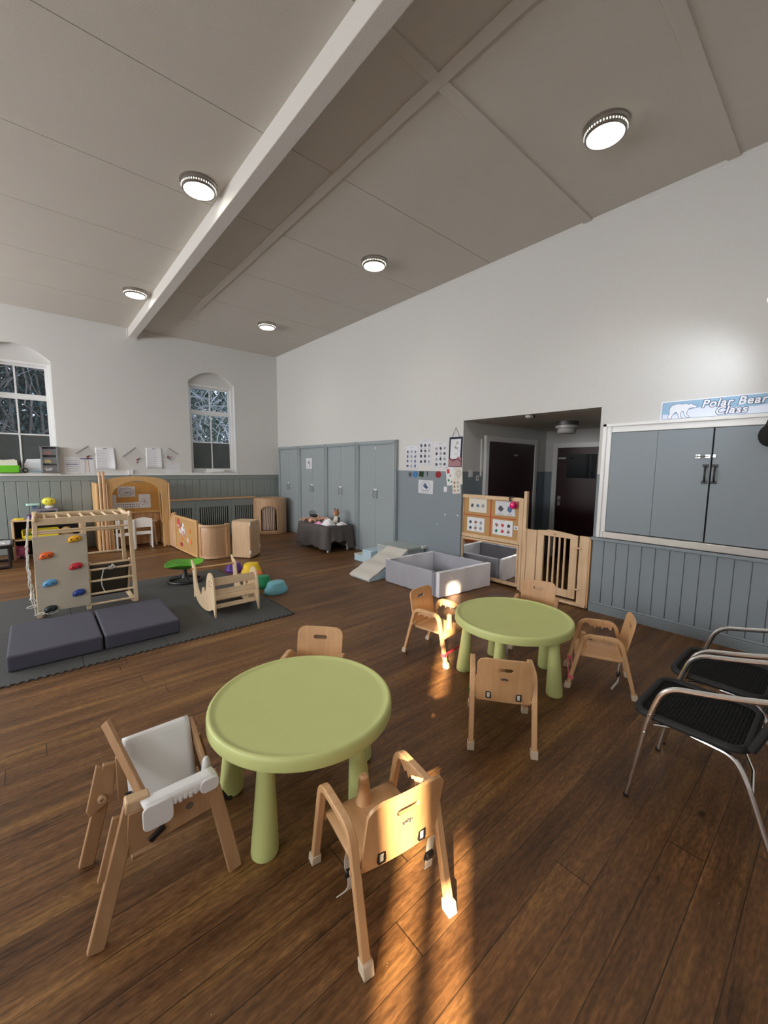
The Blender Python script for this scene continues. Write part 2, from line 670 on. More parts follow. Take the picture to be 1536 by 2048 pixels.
M['birch'] = wood('birch', (0.62, 0.46, 0.28), (0.78, 0.61, 0.41), 0.45, (14, 14, 2.0), 0.45)
M['birch_ply'] = wood('birch_plywood', (0.47, 0.42, 0.33), (0.56, 0.51, 0.41), 0.55, (5, 5, 5), 0.4)
M['old_wood'] = wood('worn_oak', (0.33, 0.18, 0.085), (0.51, 0.31, 0.165), 0.48, (16, 16, 2.0), 0.6)
M['cork'] = mat('cork', (0.50, 0.29, 0.11), 0.8, bump=0.4, bscale=300, var=0.15, vscale=120)
M['dark_wood'] = mat('mahogany_door', (0.030, 0.006, 0.007), 0.35, var=0.15, vscale=6)
M['green'] = mat('green_plastic', (0.56, 0.61, 0.24), 0.42, bump=0.05, bscale=150, var=0.05, vscale=5)
M['pale_rubber'] = mat('pale_rubber', (0.62, 0.50, 0.36), 0.6)
M['canvas'] = mat('canvas_strap', (0.62, 0.58, 0.50), 0.9, bump=0.3, bscale=400)
M['red_band'] = mat('red_elastic', (0.75, 0.05, 0.09), 0.6)
M['pink_band'] = mat('pink_elastic', (0.75, 0.16, 0.20), 0.6)
M['green_band'] = mat('green_elastic', (0.06, 0.22, 0.02), 0.6)
M['paper'] = mat('paper', (0.74, 0.75, 0.78), 0.55)
M['paper_cream'] = mat('cream_paper', (0.70, 0.66, 0.57), 0.6)
M['paper_gloss'] = mat('laminated_paper', (0.66, 0.67, 0.71), 0.12, coat=0.5, bump=0.3, bscale=14)
M['ink'] = mat('dark_ink', (0.06, 0.06, 0.075), 0.6)
M['ink_grey'] = mat('grey_ink', (0.30, 0.30, 0.33), 0.6)
M['ink_blue'] = mat('blue_ink', (0.08, 0.14, 0.26), 0.6)
M['ink_red'] = mat('red_ink', (0.55, 0.05, 0.06), 0.6)
M['ink_green'] = mat('green_ink', (0.03, 0.22, 0.09), 0.6)
M['ink_brown'] = mat('brown_ink', (0.30, 0.13, 0.07), 0.6)
M['ink_orange'] = mat('orange_ink', (0.80, 0.22, 0.03), 0.6)
M['foam_tile'] = mat('charcoal_foam', (0.060, 0.063, 0.063), 0.75, bump=0.5, bscale=220)
M['crash'] = mat('slate_canvas', (0.066, 0.066, 0.094), 0.75, bump=0.5, bscale=500, var=0.08, vscale=7)
M['blanket'] = mat('grey_blanket', (0.105, 0.092, 0.090), 0.95, bump=0.8, bscale=140, var=0.15, vscale=30)
M['soft_cream'] = mat('cream_vinyl', (0.60, 0.57, 0.52), 0.4, bump=0.1, bscale=12)
M['soft_blue'] = mat('pale_blue_vinyl', (0.46, 0.62, 0.70), 0.4)
M['soft_grey'] = mat('light_grey_vinyl', (0.42, 0.45, 0.46), 0.45, bump=0.2, bscale=30)
M['pit_grey'] = mat('grey_pit_fabric', (0.38, 0.38, 0.425), 0.5, bump=0.35, bscale=9)
M['pit_dark'] = mat('dark_pit_lining', (0.20, 0.205, 0.22), 0.6, bump=0.35, bscale=9)
M['pit_silver'] = mat('silver_pit_fabric', (0.82, 0.82, 0.88), 0.28, bump=0.3, bscale=9)
M['mirror'] = mat('mirror', (0.88, 0.89, 0.89), 0.02, 1.0)
M['glass'] = glass_mat('window_glass', (0.96, 0.98, 1.0), 0.06)
M['clear_plastic'] = glass_mat('clear_plastic', (0.98, 0.98, 0.98), 0.10)
for _n in list(M['clear_plastic'].node_tree.nodes):
    if _n.type == 'BSDF_GLOSSY':
        _d = N(M['clear_plastic'].node_tree, 'ShaderNodeBsdfDiffuse')
        _d.inputs[0].default_value = (.8, .8, .8, 1)
        M['clear_plastic'].node_tree.links.new(_d.outputs[0], [x for x in M['clear_plastic'].node_tree.nodes if x.type == 'MIX_SHADER'][0].inputs[2])
M['obscured'] = mat('obscured_glass', (0.075, 0.088, 0.088), 0.25, var=0.3, vscale=3)
M['lamp_rim'] = mat('lamp_rim_metal', (0.30, 0.28, 0.26), 0.35, 0.8)
M['lamp_glow'] = mat('lamp_glow', (0.9, 0.9, 0.85), 0.5, emit=(1.0, 0.94, 0.80), es=9.0)
M['lamp_hole'] = mat('lamp_hole_glow', (0.9, 0.9, 0.85), 0.5, emit=(1.0, 0.93, 0.78), es=2.5)
M['brass'] = mat('brass', (0.55, 0.42, 0.22), 0.35, 1.0)
# ================================================================== the room
XL, XR, YF, YB, ZC = -4.9, 4.64, -2.2, 9.43, 4.19

struct(MB().box(XL - .3, 7.2, YF - .3, YB + .35, -0.2, 0).build('floor', M['floor']))

# ceiling: boards with open joints over a dark backing
c = MB()
ys = [YF, -1.5, -0.3, 0.9, 2.09, 3.3, 4.5, 5.7, 6.92, 8.1, YB]
xs = [XL, -1.95, 1.6, XR]
for y0, y1 in zip(ys[:-1], ys[1:]):
    for x0, x1 in zip(xs[:-1], xs[1:]):
        c.box(x0, x1, y0 + .004, y1 - .004, ZC, ZC + .02)
c.box(XL - .3, XR + .2, YF - .3, YB + .35, ZC + .012, ZC + .2)
struct(c.build('ceiling', M['ceiling']))
# the two deep beams and the flat cover battens
struct(MB().box(1.55, 1.68, YF, YB, 4.02, ZC + .01).build('trim_1', M['beam'], bevel=.006))
struct(MB().box(-2.02, -1.89, YF, YB, 4.02, ZC + .01).build('trim_2', M['beam'], bevel=.006))
struct(MB().box(1.52, 1.71, YB - .03, YB, 3.99, ZC).build('trim_3', M['beam'], bevel=.006))
b = MB().box(2.21, 2.30, YF, 7.6, ZC - .012, ZC + .01)
b.box(1.68, 2.21, 2.045, 2.135, ZC - .012, ZC + .01)
b.box(2.30, XR, 2.045, 2.135, ZC - .012, ZC + .01)
b.box(1.68, 2.21, .855, .945, ZC - .012, ZC + .01)
b.box(2.30, XR, .855, .945, ZC - .012, ZC + .01)
struct(b.build('trim_4', M['ceiling'], bevel=.003))
struct(MB().prism([(XR, ZC), (XR - .025, ZC), (XR, ZC - .03)], YF, YB, 'y', M=Matrix(((1, 0, 0, 0), (0, 1, 0, 0), (0, 0, 1, 0), (0, 0, 0, 1)))).build('trim_5', M['wall']))

# right wall with the lobby opening
w = MB()
w.box(XR, XR + .2, YF - .3, 1.83, 0, ZC + .1)
w.box(XR, XR + .2, 1.83, 3.67, 2.235, ZC + .1)
w.box(XR, XR + .2, 3.67, YB + .35, 0, ZC + .1)
struct(w.build('wall_right', M['wall2']))

# lobby beyond the opening
struct(MB().box(XR + .2, 7.2, 3.67, 3.87, 0, 2.24).build('wall_lobby_left', M['wall2']))
struct(MB().box(XR + .2, 7.2, 1.63, 1.83, 0, 2.24).build('wall_lobby_right', M['wall2']))
struct(MB().box(7.0, 7.2, 1.83, 3.67, 0, 2.24).build('wall_lobby_back', M['wall2']))
struct(MB().box(XR + .2, 7.2, 1.63, 3.87, 2.235, 2.4).build('ceiling_lobby', M['ceiling']))


def lobby_door(n, plane, a0, a1, top, glazed):
    """plane 'y': door lies in the lobby's left wall (Y = 3.67); 'x': in its back wall (X = 7)"""
    root = struct(bpy.data.objects.new('door_%d' % n, None))
    COL.objects.link(root)
    if plane == 'y':
        root.location = ((a0 + a1) / 2, 3.67, 0)
    else:
        root.location = (7.0, (a0 + a1) / 2, 0)
        root.rotation_euler = (0, 0, -PI / 2)
    w = (a1 - a0) / 2
    cut = MB().box(-w * .62, w * .52, -.1, .1, 1.42, 1.82) if glazed else None
    leaf = MB().box(-w, w, -.035, -.005, 0.01, top).build('leaf', M['dark_wood'], root, cut=cut)
    f = MB()
    f.box(-w - .09, -w - .004, -.05, 0, 0, top + .09)
    f.box(w + .004, w + .09, -.05, 0, 0, top + .09)
    f.box(-w - .004, w + .004, -.05, 0, top + .004, top + .09)
    f.build('door_frame', M['white_gloss'], root, bevel=.006)
    if glazed:
        MB().box(-w * .62, w * .52, -.022, -.016, 1.42, 1.82).build('pane', mat('dark_glass', (.01, .012, .014), .05), root)
        k = MB().box(-w + .02, -w + .15, -.06, -.036, 1.74, 1.77)
        k.build('closer_arm', M['steel'], root, bevel=.004)
        h = MB().tube(bend([(-w + .06, -.036, 1.02), (-w + .06, -.085, 1.02), (-w + .19, -.085, 1.02)], .02), .01)
        h.box(-w + .035, -w + .085, -.042, -.035, .93, 1.1)
        h.build('door_handle', M['steel'], root)
    else:
        s = MB()
        for k in range(3):
            s.box(.02 + k * .045, .05 + k * .045, -.04, -.034, 1.77, 1.80)
        s.build('number_plate', M['ink_grey'], root)
    return root


lobby_door(1, 'y', 5.22, 6.55, 1.97, False)
lobby_door(2, 'x', 2.56, 3.42, 1.93, True)
# pale electrical trunking beside the first door
struct(MB().box(5.06, 5.085, 3.655, 3.67, 1.45, 2.0).build('trim_6', M['white_gloss']))

# back wall: pieces round two arched window recesses, thinner leaf behind them
WIN = ((-0.64, 0.34), (2.60, 3.58))
w = MB()
x = XL - .3
for x0, x1 in WIN:
    w.box(x, x0, YB, YB + .3, 0, ZC + .1)
    w.box(x0, x1, YB, YB + .3, 0, 1.41)
    arch = [(x0 + (x1 - x0) * t / 16, 3.36 + .23 * (1 - (2 * t / 16 - 1) ** 2)) for t in range(17)]
    w.prism(arch + [(x1, ZC + .1), (x0, ZC + .1)], YB, YB + .12, 'y')
    w.box(x0, x1, YB + .12, YB + .3, 3.33, ZC + .1)
    x = x1
w.box(x, XR + .2, YB, YB + .3, 0, ZC + .1)
struct(w.build('wall_back', M['wall']))
# unseen walls
w = MB()
y = YF
for yc in (-0.9, 2.4, 5.6, 8.3):
    w.box(XL - .3, XL, y, yc - .575, 0, ZC + .1)
    w.box(XL - .3, XL, yc - .575, yc + .575, 0, 1.41)
    w.box(XL - .3, XL, yc - .575, yc + .575, 3.3, ZC + .1)
    y = yc + .575
w.box(XL - .3, XL, y, YB + .35, 0, ZC + .1)
struct(w.build('wall_left', M['wall']))
w = MB()
SX0, SX1 = -3.385, -2.82
w.box(XL - .3, SX0, YF - .045, YF, 0, ZC + .1)
w.box(SX1, XR + .2, YF - .045, YF, 0, ZC + .1)
w.box(SX0, SX1, YF - .045, YF, 0, 1.38)
w.box(SX0, SX1, YF - .045, YF, 3.44, ZC + .1)
struct(w.build('wall_front', M['wall']))


def side_window(n, yc):
    root = struct(bpy.data.objects.new('window_%d' % n, None))
    COL.objects.link(root)
    root.location = (XL - .12, yc, 1.41)
    f = MB()
    for s in (-1, 1):
        f.box(-.03, .03, min(s * .575, s * .52), max(s * .575, s * .52), 0, 1.89)
    for z in (0, .66, 1.25, 1.83):
        f.box(-.03, .03, -.52, .52, z, z + .06)
    f.box(-.02, .02, -.015, .015, .06, 1.83)
    f.build('window_frame', M['white_gloss'], root)
    MB().box(-.003, .003, -.52, .52, .06, 1.83).build('pane', M['glass'], root)


def sash_window(n, x0, x1):
    """tall white sash window: two panes over four, the lowest pair obscured"""
    root = struct(bpy.data.objects.new('window_%d' % n, None))
    COL.objects.link(root)
    root.location = ((x0 + x1) / 2, YB + .12, 1.41)
    w = (x1 - x0) / 2
    f = MB()
    f.box(-w, -w + .05, 0, .10, 0, 1.92)
    f.box(w - .05, w, 0, .10, 0, 1.92)
    f.box(-w + .05, w - .05, 0, .10, 1.87, 1.92)
    f.build('window_frame', M['white_gloss'], root, bevel=.006)
    for nm, z0, z1, yy, bars, lo, hi in (('upper_sash', 1.28, 1.87, .055, (), .09, .04), ('lower_sash', 0.0, 1.30, .018, (.67,), .09, .03)):
        s = MB()
        s.box(-w + .05, -w + .09, yy, yy + .035, z0, z1)
        s.box(w - .09, w - .05, yy, yy + .035, z0, z1)
        s.box(-w + .09, w - .09, yy, yy + .035, z0, z0 + lo)
        s.box(-w + .09, w - .09, yy, yy + .035, z1 - hi, z1)
        s.box(-.013, .013, yy + .004, yy + .031, z0 + lo, z1 - hi)
        for z in bars:
            s.box(-w + .09, w - .09, yy + .004, yy + .031, z - .013, z + .013)
        so = s.build(nm, M['white_gloss'], root, bevel=.004)
        p = MB()
        zs = [z0 + lo] + list(bars) + [z1 - hi]
        if nm == 'lower_sash':
            MB().box(-w + .09, w - .09, yy + .015, yy + .02, zs[0], zs[1]).build('obscured_pane', M['obscured'], so, label='dark obscured glass pane')
            zs = zs[1:]
        p.box(-w + .09, w - .09, yy + .015, yy + .02, zs[0], zs[-1])
        p.build('pane', M['glass'], so)
    st = MB().box(-w - .02, w + .02, -.16, 0.10, -.04, 0.0)
    st.build('window_sill', M['white_gloss'], root, bevel=.005)


sash_window(1, *WIN[0])
sash_window(2, *WIN[1])
for i, yc in enumerate((-0.9, 2.4, 5.6, 8.3)):
    side_window(3 + i, yc)
# tall sash window in the front wall that lets in the low sun
root = struct(bpy.data.objects.new('window_7', None))
COL.objects.link(root)
root.location = (-3.1045, YF, 1.38)
f = MB()
for a, b_ in ((-.2805, -.2375), (-.0315, .0315), (.2395, .2845)):
    f.box(a, b_, -.04, 0, 0, 2.06)
for a, b_ in ((-.2375, -.0315), (.0315, .2395)):
    for z0, z1 in ((0, .05), (.66, .685), (1.32, 1.40), (2.02, 2.06)):
        f.box(a, b_, -.035, -.005, z0, z1)
f.build('window_frame', M['white_gloss'], root)
MB().box(.0315, .2395, -.033, -.029, .56, 2.04).build('sun_stripe_mask', M['paper_cream'], root)  # unseen cover added over this pane to cut its sun stripe short
MB().box(-.2375, .2395, -.022, -.018, .05, 2.02).build('pane', M['glass'], root)

# boarding of the back wall
b = MB()
b.box(XL, XR, YB - .012, YB, 0, 1.36)
x = XL
while x < XR - .01:
    x1 = min(x + .15, XR)
    b.box(x + .004, x1 - .004, YB - .022, YB - .012, .12, 1.26)
    x += .15
b.box(XL, XR, YB - .028, YB - .012, 1.26, 1.355)
struct(b.build('trim_7', M['greygreen'], bevel=.004, seg=1))
r = MB()
xx = [XL, WIN[0][0] - .03, WIN[0][1] + .03, WIN[1][0] - .03, WIN[1][1] + .03, XR]
r.box(XL, XR, YB - .045, YB, 1.355, 1.372)
struct(r.build('trim_8', M['white_gloss'], bevel=.004))
s = MB().box(XL, XR, YB - .032, YB, 0, .12)
struct(s.build('baseboard_back', M['greygreen'], bevel=.008))

# boarding under the hatch on the right wall
b = MB()
b.box(XR - .012, XR, YF, 1.82, 0, .80)
y = 1.82
while y > YF + .01:
    y0 = max(y - .12, YF)
    b.box(XR - .022, XR - .012, y0 + .0025, y - .0025, .11, .80)
    y -= .12
struct(b.build('trim_9', M['grey'], bevel=.003, seg=1))
struct(MB().box(XR - .05, XR, YF, 1.84, .80, .835).build('trim_10', M['grey'], bevel=.008))
s = MB().prism([(0, 0), (.035, 0), (.035, .085), (.028, .09), (.034, .10), (.026, .112), (0, .112)], YF, 1.82, 'y',
               M=Matrix(((-1, 0, 0, XR), (0, 1, 0, 0), (0, 0, 1, 0), (0, 0, 0, 1))))
struct(s.build('baseboard_right', M['grey']))
# skirting on the wall behind the soft play corner
struct(MB().box(XR - .02, XR, 3.68, 5.0, 0, .09).build('baseboard_side', M['grey'], bevel=.006))

# ================================================================== serving hatch
h = thing('serving_hatch', 'wide serving hatch with grey doors, white architrave and steel counter edge', 'hatch', (XR - .004, .85, .84))
f = MB()
Y0, Y1 = 1.70 - .85, -.02 - .85
f.box(-.03, 0, Y0, Y0 + .075, .0, 1.20)
f.box(-.03, 0, Y1 - .075, Y1, .0, 1.20)
f.box(-.03, 0, Y1, Y0, 1.115, 1.20)
f.box(-.045, 0, Y0 + .045, Y0 + .085, .0, 1.21)
f.box(-.045, 0, Y1 - .085, Y0 + .085, 1.175, 1.21)
f.build('architrave', M['white_gloss'], h, bevel=.006)
MB().box(-.004, 0, Y1, Y0, .0, 1.115).build('hatch_back', M['dark'], h)
MB().box(-.045, 0, Y1 - .08, Y0 + .02, .0, .072).build('counter_edge', M['steel'], h, bevel=.006, label='brushed steel counter edge')
for k, (a, bb) in enumerate(((Y0 - .003, .006), (-.006, Y1 + .003))):
    d = MB()
    if k == 0:
        d.box(-.024, -.004, bb, .43, .078, 1.112)
        d.box(-.024, -.004, .432, a, .078, 1.112)
    else:
        d.box(-.024, -.004, bb, a, .078, 1.112)
    d = d.build('door', M['grey'], h, bevel=.0012, seg=1)
    hy = .038 if k == 0 else -.030
    p = MB()
    for z in (.625, .775):
        p.box(-.032, -.024, hy - .022, hy + .022, z - .012, z + .012)
    p.tube([(-.030, hy, .63), (-.055, hy - .003, .66), (-.060, hy - .004, .70), (-.055, hy - .003, .74), (-.030, hy, .77)], .0075, 8)
    p.build('handle', M['black'], d, bevel=.002)
    if k == 0:
        q = MB()
        q.box(-.030, -.024, .085, .118, .845, .875)
        q.tube([(-.034, .115, .86), (-.036, .02, .86)], .006, 8)
        q.box(-.034, -.024, .012, .045, .847, .873)
        q.ball((-.038, .108, .86), .012)
        q.build('bolt', M['chrome'], d)
    else:
        MB().box(-.036, -.024, -.030, -.008, .847, .876).build('bolt_keep', M['chrome'], d, bevel=.002)

# class sign over the hatch
sg = thing('class_sign', 'long blue and white banner sign with a polar bear over the hatch', 'sign', (XR, .62, 2.045), -PI / 2)
# local: x to the right along the wall (world -y), z up, -y out of the wall
SL, SR, SH = -.663, .70, .178
MB().prism(rrect(SL, SR, 0, SH, .014), -.003, 0, 'y').build('board', mat('sign_white', (.78, .82, .90), .3), sg)
MB().prism(rrect(SL + .012, SR - .012, .010, SH - .010, .012), -.0036, -.003, 'y').build('border_line', M['ink_blue'], sg)
MB().prism(rrect(SL + .014, SR - .014, .012, SH - .012, .011), -.0042, -.0036, 'y').build('sky', mat('sign_blue', (.26, .46, .66), .3), sg)
hill = [(SL + .02, .0135), (SR - .02, .0135), (SR - .02, .09), (.45, .062), (.25, .105), (.02, .072), (-.12, .078), (-.3, .11), (-.42, .09), (-.55, .05), (SL + .02, .058)]
MB().prism(hill, -.0046, -.0042, 'y').build('snow_hill', mat('sign_snow', (.72, .78, .92), .3), sg)
bear = [(.02, .05), (.08, .02), (.16, 0), (.22, .03), (.20, .12), (.28, .30), (.40, .45), (.48, .28), (.58, .0), (.72, .02), (.66, .10), (.62, .28), (.68, .46), (.76, .44), (.80, .22), (.94, .02), (1.06, .06), (1.0, .14), (.92, .26), (.94, .46), (1.02, .62), (1.16, .66), (1.30, .64), (1.36, .70), (1.30, .80), (1.16, .88), (1.08, .98), (1.0, .90), (.86, .98), (.70, .96), (.50, 1.0), (.26, .96), (.12, .82), (.06, .60), (.08, .36), (.0, .14)]
bs = smoothpoly([(SL + .06 + u * .165, .012 + v * .135) for u, v in bear], 3)
cx_ = sum(p[0] for p in bs) / len(bs); cz_ = sum(p[1] for p in bs) / len(bs)
bo = MB()
bo.tube([(u, -.0052, v) for u, v in bs], .0019, 5, closed=True)
bo.build('bear_outline', M['ink_blue'], sg)
MB().prism(bs, -.0052, -.0046, 'y').build('bear', mat('sign_bear', (.80, .83, .90), .3), sg)


def lettering(txt, x, z, size, parent, m_face, m_edge):
    for grow, yy, nm, m in ((.0075, -.0052, 'letter_edge', m_edge), (.0018, -.0060, 'letters', m_face)):
        cu = bpy.data.curves.new('t', 'FONT')
        cu.body = txt
        cu.size = size
        cu.shear = .22
        cu.offset = grow
        cu.extrude = .0004
        cu.space_character = 1.10
        o = bpy.data.objects.new('t', cu)
        COL.objects.link(o)
        dg = bpy.context.evaluated_depsgraph_get()
        me = bpy.data.meshes.new_from_object(o.evaluated_get(dg))
        bpy.data.objects.remove(o)
        me.materials.clear()
        me.materials.append(m)
        q = bpy.data.objects.new(nm, me)
        COL.objects.link(q)
        q.parent = parent
        q.location = (x, yy, z)
        q.rotation_euler = (PI / 2, 0, 0)


SW = mat('sign_letter_white', (.86, .86, .90), .3)
lettering('Polar Bear', -.345, .097, .093, sg, SW, M['ink_blue'])
lettering('Class', -.245, .026, .093, sg, SW, M['ink_blue'])

# dark bag hung on the right-hand hatch door
bg = thing('hanging_bag', 'black cloth bag hanging on the right hatch door at the frame edge', 'bag', (XR - .07, .47, 1.765))
MB().ball((0, 0, .1), .1, sx=.35, sy=.85, sz=.95).build('bag_body', mat('black_cloth', (.012, .012, .013), .9, bump=.4), bg)
MB().tube([(0.02, -.05, .16), (.03, -.02, .27), (.03, .02, .27), (.02, .05, .16)], .006).build('strap', M['black'], bg)
MB().tube([(.045, 0, .275), (.01, 0, .268), (.008, 0, .29)], .006).build('hook', M['steel'], bg)

# ================================================================== ceiling lamps
def make_lamp():
    t = thing('ceiling_lamp', 'x', 'lamp', (0, 0, ZC))
    MB().lathe([(.165, 0), (.165, -.012), (.150, -.02), (.148, -.062), (.140, -.068), (.132, -.068), (.130, -.02), (.02, -.018)], 40).build('lamp_rim', M['lamp_rim'], t)
    MB().lathe([(0, -.060), (.10, -.0605), (.131, -.055)], 40).build('diffuser', M['lamp_glow'], t, label='glowing white lamp diffuser')
    d = MB()
    for k in range(44):
        a = 2 * PI * k / 44
        d.obox((.1495 * math.cos(a), .1495 * math.sin(a), -.045), (.003, .008, .012), rz=a)
    d.build('vent_holes', M['lamp_hole'], t)
    return t


lamp0 = make_lamp()
LAMPS = [((1.34, 4.25), 'round ceiling lamp close beside the beam, nearer to the viewer'),
         ((1.34, 7.39), 'round ceiling lamp beside the beam near the window wall'),
         ((3.47, 4.26), 'round ceiling lamp right of the beam, second from the corner'),
         ((3.46, 7.39), 'small round ceiling lamp nearest the far room corner'),
         ((3.50, 1.49), 'largest round ceiling lamp over the tables at upper right')]
for i, ((x, y), lb) in enumerate(LAMPS):
    o = lamp0 if i == 0 else copy_tree(lamp0)
    o.location = (x, y, ZC - .001)
    o['label'] = lb
    o['group'] = 'round ceiling lamps'
    if i == 4:
        for xy in ((1.34, 1.12), (3.50, -1.60), (-2.2, 1.12), (-2.2, 4.25), (-2.2, 7.39)):   # the rest of the row, outside the picture
            spot('ceiling_lamp_light', (xy[0], xy[1], ZC - .09), (0, 0, -1), 30, (1.0, .91, .77), 128, 1.0, .12)
    spot('ceiling_lamp_light', (x, y, ZC - .09), (0, 0, -1), 30, (1.0, .91, .77), 128, 1.0, .12)
# lobby lamp, switched off
t = thing('lobby_lamp', 'unlit drum lamp on the lobby ceiling', 'lamp', (5.75, 2.72, 2.235))
MB().lathe([(.155, 0), (.155, -.05), (.13, -.05), (.13, -.02), (0, -.02)], 32).build('lamp_base', mat('dull_metal', (.12, .12, .12), .4, .6), t)
MB().lathe([(.13, -.05), (.15, -.055), (.15, -.09), (.12, -.10), (.125, -.15), (.11, -.165), (0, -.168)], 32).build('lamp_shade', mat('unlit_lamp_glass', (.42, .41, .39), .25), t)
# smoke alarm by the opening
t = thing('alarm_sensor', 'small cream sensor on the lobby ceiling edge', 'sensor', (XR + .12, 2.74, 2.235))
MB().lathe([(.045, 0), (.045, -.02), (.02, -.035), (0, -.035)], 20).build('sensor_body', M['paper_cream'], t)
MB().box(-.02, .02, -.07, -.04, -.03, 0).build('sensor_clip', M['black'], t)
# spotlight on the right wall, at the frame edge
t = thing('wall_spotlight', 'bright white bulb lamp on a bracket from the right wall, at the frame edge', 'lamp', (XR, .50, 2.98))
MB().tube(bend([(0, 0, -.12), (-.30, -.02, -.10), (-.69, -.055, -.10), (-.69, -.055, -.18)], .05), .014, 10).build('bracket', M['white_plastic'], t)
MB().ball((-.69, -.055, -.22), .062, sz=.8).build('bulb', mat('bulb_glow', (.9, .9, .9), .5, emit=(1.0, .98, .92), es=14.0), t)
spot('wall_spotlight_light', (XR - .65, .50, 2.74), (.45, .68, -.46), 26, (.86, .92, 1.0), 100, 1.0, .10)

# ================================================================== planting outside the windows, added sun blockers
def hedge(name, label, x0, x1, leaf_n, twig_n, leafc, twigc, seed):
    rnd = random.Random(seed)
    root = thing(name, label, 'hedge', ((x0 + x1) / 2, YB + 2.2, 0))
    W_ = (x1 - x0) / 2
    tw = MB()
    for k in range(twig_n):
        p = Vector((rnd.uniform(-W_, W_), rnd.uniform(-.5, .4), rnd.uniform(.9, 4.4)))
        d = Vector((rnd.uniform(-1, 1), rnd.uniform(-.4, .4), rnd.uniform(-.6, 1))).normalized()
        pts = [p.copy()]
        for s in range(4):
            d = (d + Vector((rnd.uniform(-.35, .35), rnd.uniform(-.3, .3), rnd.uniform(-.3, .35)))).normalized()
            p = p + d * rnd.uniform(.12, .28)
            pts.append(p.copy())
        rr = rnd.uniform(.006, .016)
        tw.tube(pts, [rr, rr * .9, rr * .75, rr * .55, rr * .3], 5)
    for k in range(9):
        x = rnd.uniform(-W_, W_)
        tw.tube([(x, .1, 0), (x + rnd.uniform(-.2, .2), .0, 1.5), (x + rnd.uniform(-.4, .4), .1, 3.0), (x + rnd.uniform(-.6, .6), .0, 4.4)], [.04, .035, .025, .012], 6)
    tw.build('branches', mat(name + '_twigs', twigc, .8), root)
    lf = MB()
    for k in range(leaf_n):
        c = Vector((rnd.uniform(-W_, W_), rnd.uniform(-.35, 1.4), rnd.uniform(.2, 5.2)))
        Mx = Matrix.Translation(c) @ Matrix.Rotation(rnd.uniform(0, 6.3), 4, 'Z') @ Matrix.Rotation(rnd.uniform(-1.2, 1.2), 4, 'X')
        s = rnd.uniform(.03, .075) if c.y < .45 else rnd.uniform(.09, .17)
        vs = [lf.bm.verts.new(Mx @ Vector(q)) for q in ((-s * .55, 0, 0), (0, -s, .1 * s), (s * .55, 0, 0), (0, s * 1.3, .1 * s))]
        lf.bm.faces.new(vs)
    lo = lf.build('leaves', mat(name + '_leaf', leafc, .45, var=.5, vscale=2.0), root, smooth=0)
    lo['kind'] = 'stuff'


hedge('evergreen_hedge', 'dark evergreen hedge outside the left window', -2.2, 1.0, 15000, 160, (.11, .20, .19), (.42, .36, .32), 3)
hedge('twiggy_hedge', 'tangled pale twigs and ivy outside the right window', 1.9, 5.2, 15000, 560, (.16, .25, .19), (.66, .63, .60), 5)
tag(MB().box(-7.6, -7.2, -4.2, 11, 0, 5.6).build('sun_blocker_slab', mat('sun_blocker_green', (.03, .06, .02), .9, bump=1, bscale=20)),  # unseen slab added to keep low sun out of the side windows
    'unseen slab blocking the sun outside the side windows', 'hedge')
struct(MB().prism([(XL - .5, 4.42), (XR + .5, 4.42), ((XL + XR) / 2, 8.6)], YF - .4, YB + .6, 'y').build('shading_roof', mat('slate', (.08, .08, .09), .8)))  # unseen gable added to keep the sun off the hedges
struct(MB().box(-12, 12, YB + .35, 16, -.1, 0).build('ground', mat('grass', (.05, .08, .03), .9)))
# ================================================================== round green tables
def make_table():
    t = thing('round_table', 'x', 'table')
    prof = [(0, .440), (.400, .440), (.404, .424), (.418, .420), (.427, .424), (.4285, .432), (.4265, .462), (.424, .473), (.419, .479), (.412, .4805), (.406, .479), (.398, .4745), (.380, .4725), (0, .471)]
    MB().lathe(prof, 72).build('tabletop', M['green'], t, smooth=50)
    for k in range(5):
        a = R(54 + 72 * k)
        ca, sa = math.cos(a), math.sin(a)
        top = Vector((.325 * ca, .325 * sa, .424))
        foot = Vector((.350 * ca, .350 * sa, 0))
        l = MB()
        d = (foot - top)
        n = 20
        rings = [(1.0, .050), (.985, .055), (.95, .056), (.6, .047), (.3, .039), (0.08, .034), (0, .036)]
        Mx = Matrix.Identity(4)
        for (f0, r0) in rings:
            p = top + d * f0
            l.bm.verts.ensure_lookup_table()
        prof_l = [(r0, .424 * (1 - f0)) for f0, r0 in rings]
        sh = Matrix(((1, 0, (top.x - foot.x) / .424, foot.x), (0, 1, (top.y - foot.y) / .424, foot.y), (0, 0, 1, 0), (0, 0, 0, 1)))
        l.lathe([(r_, z_) for r_, z_ in prof_l], n, (0, 0, 0), sh)
        l.build('leg', M['green'], t)
    b = MB()
    for k in (0, 3):
        a = R(54 + 72 * k + 10)
        b.cone((.30 * math.cos(a), .30 * math.sin(a), .36), (.36 * math.cos(a), .36 * math.sin(a), .36), .018, .018, 10)
    return t


tb = make_table()
tb.location = (.906, 1.634, 0)
tb.rotation_euler = (0, 0, R(16))
tb['label'] = 'nearer round green plastic table in the middle of the floor'
tb['group'] = 'round green plastic tables'
tb2 = copy_tree(tb)
tb2.location = (2.66, 1.585, 0)
tb2.rotation_euler = (0, 0, 0)
tb2['label'] = 'farther round green plastic table in front of the wooden gate'

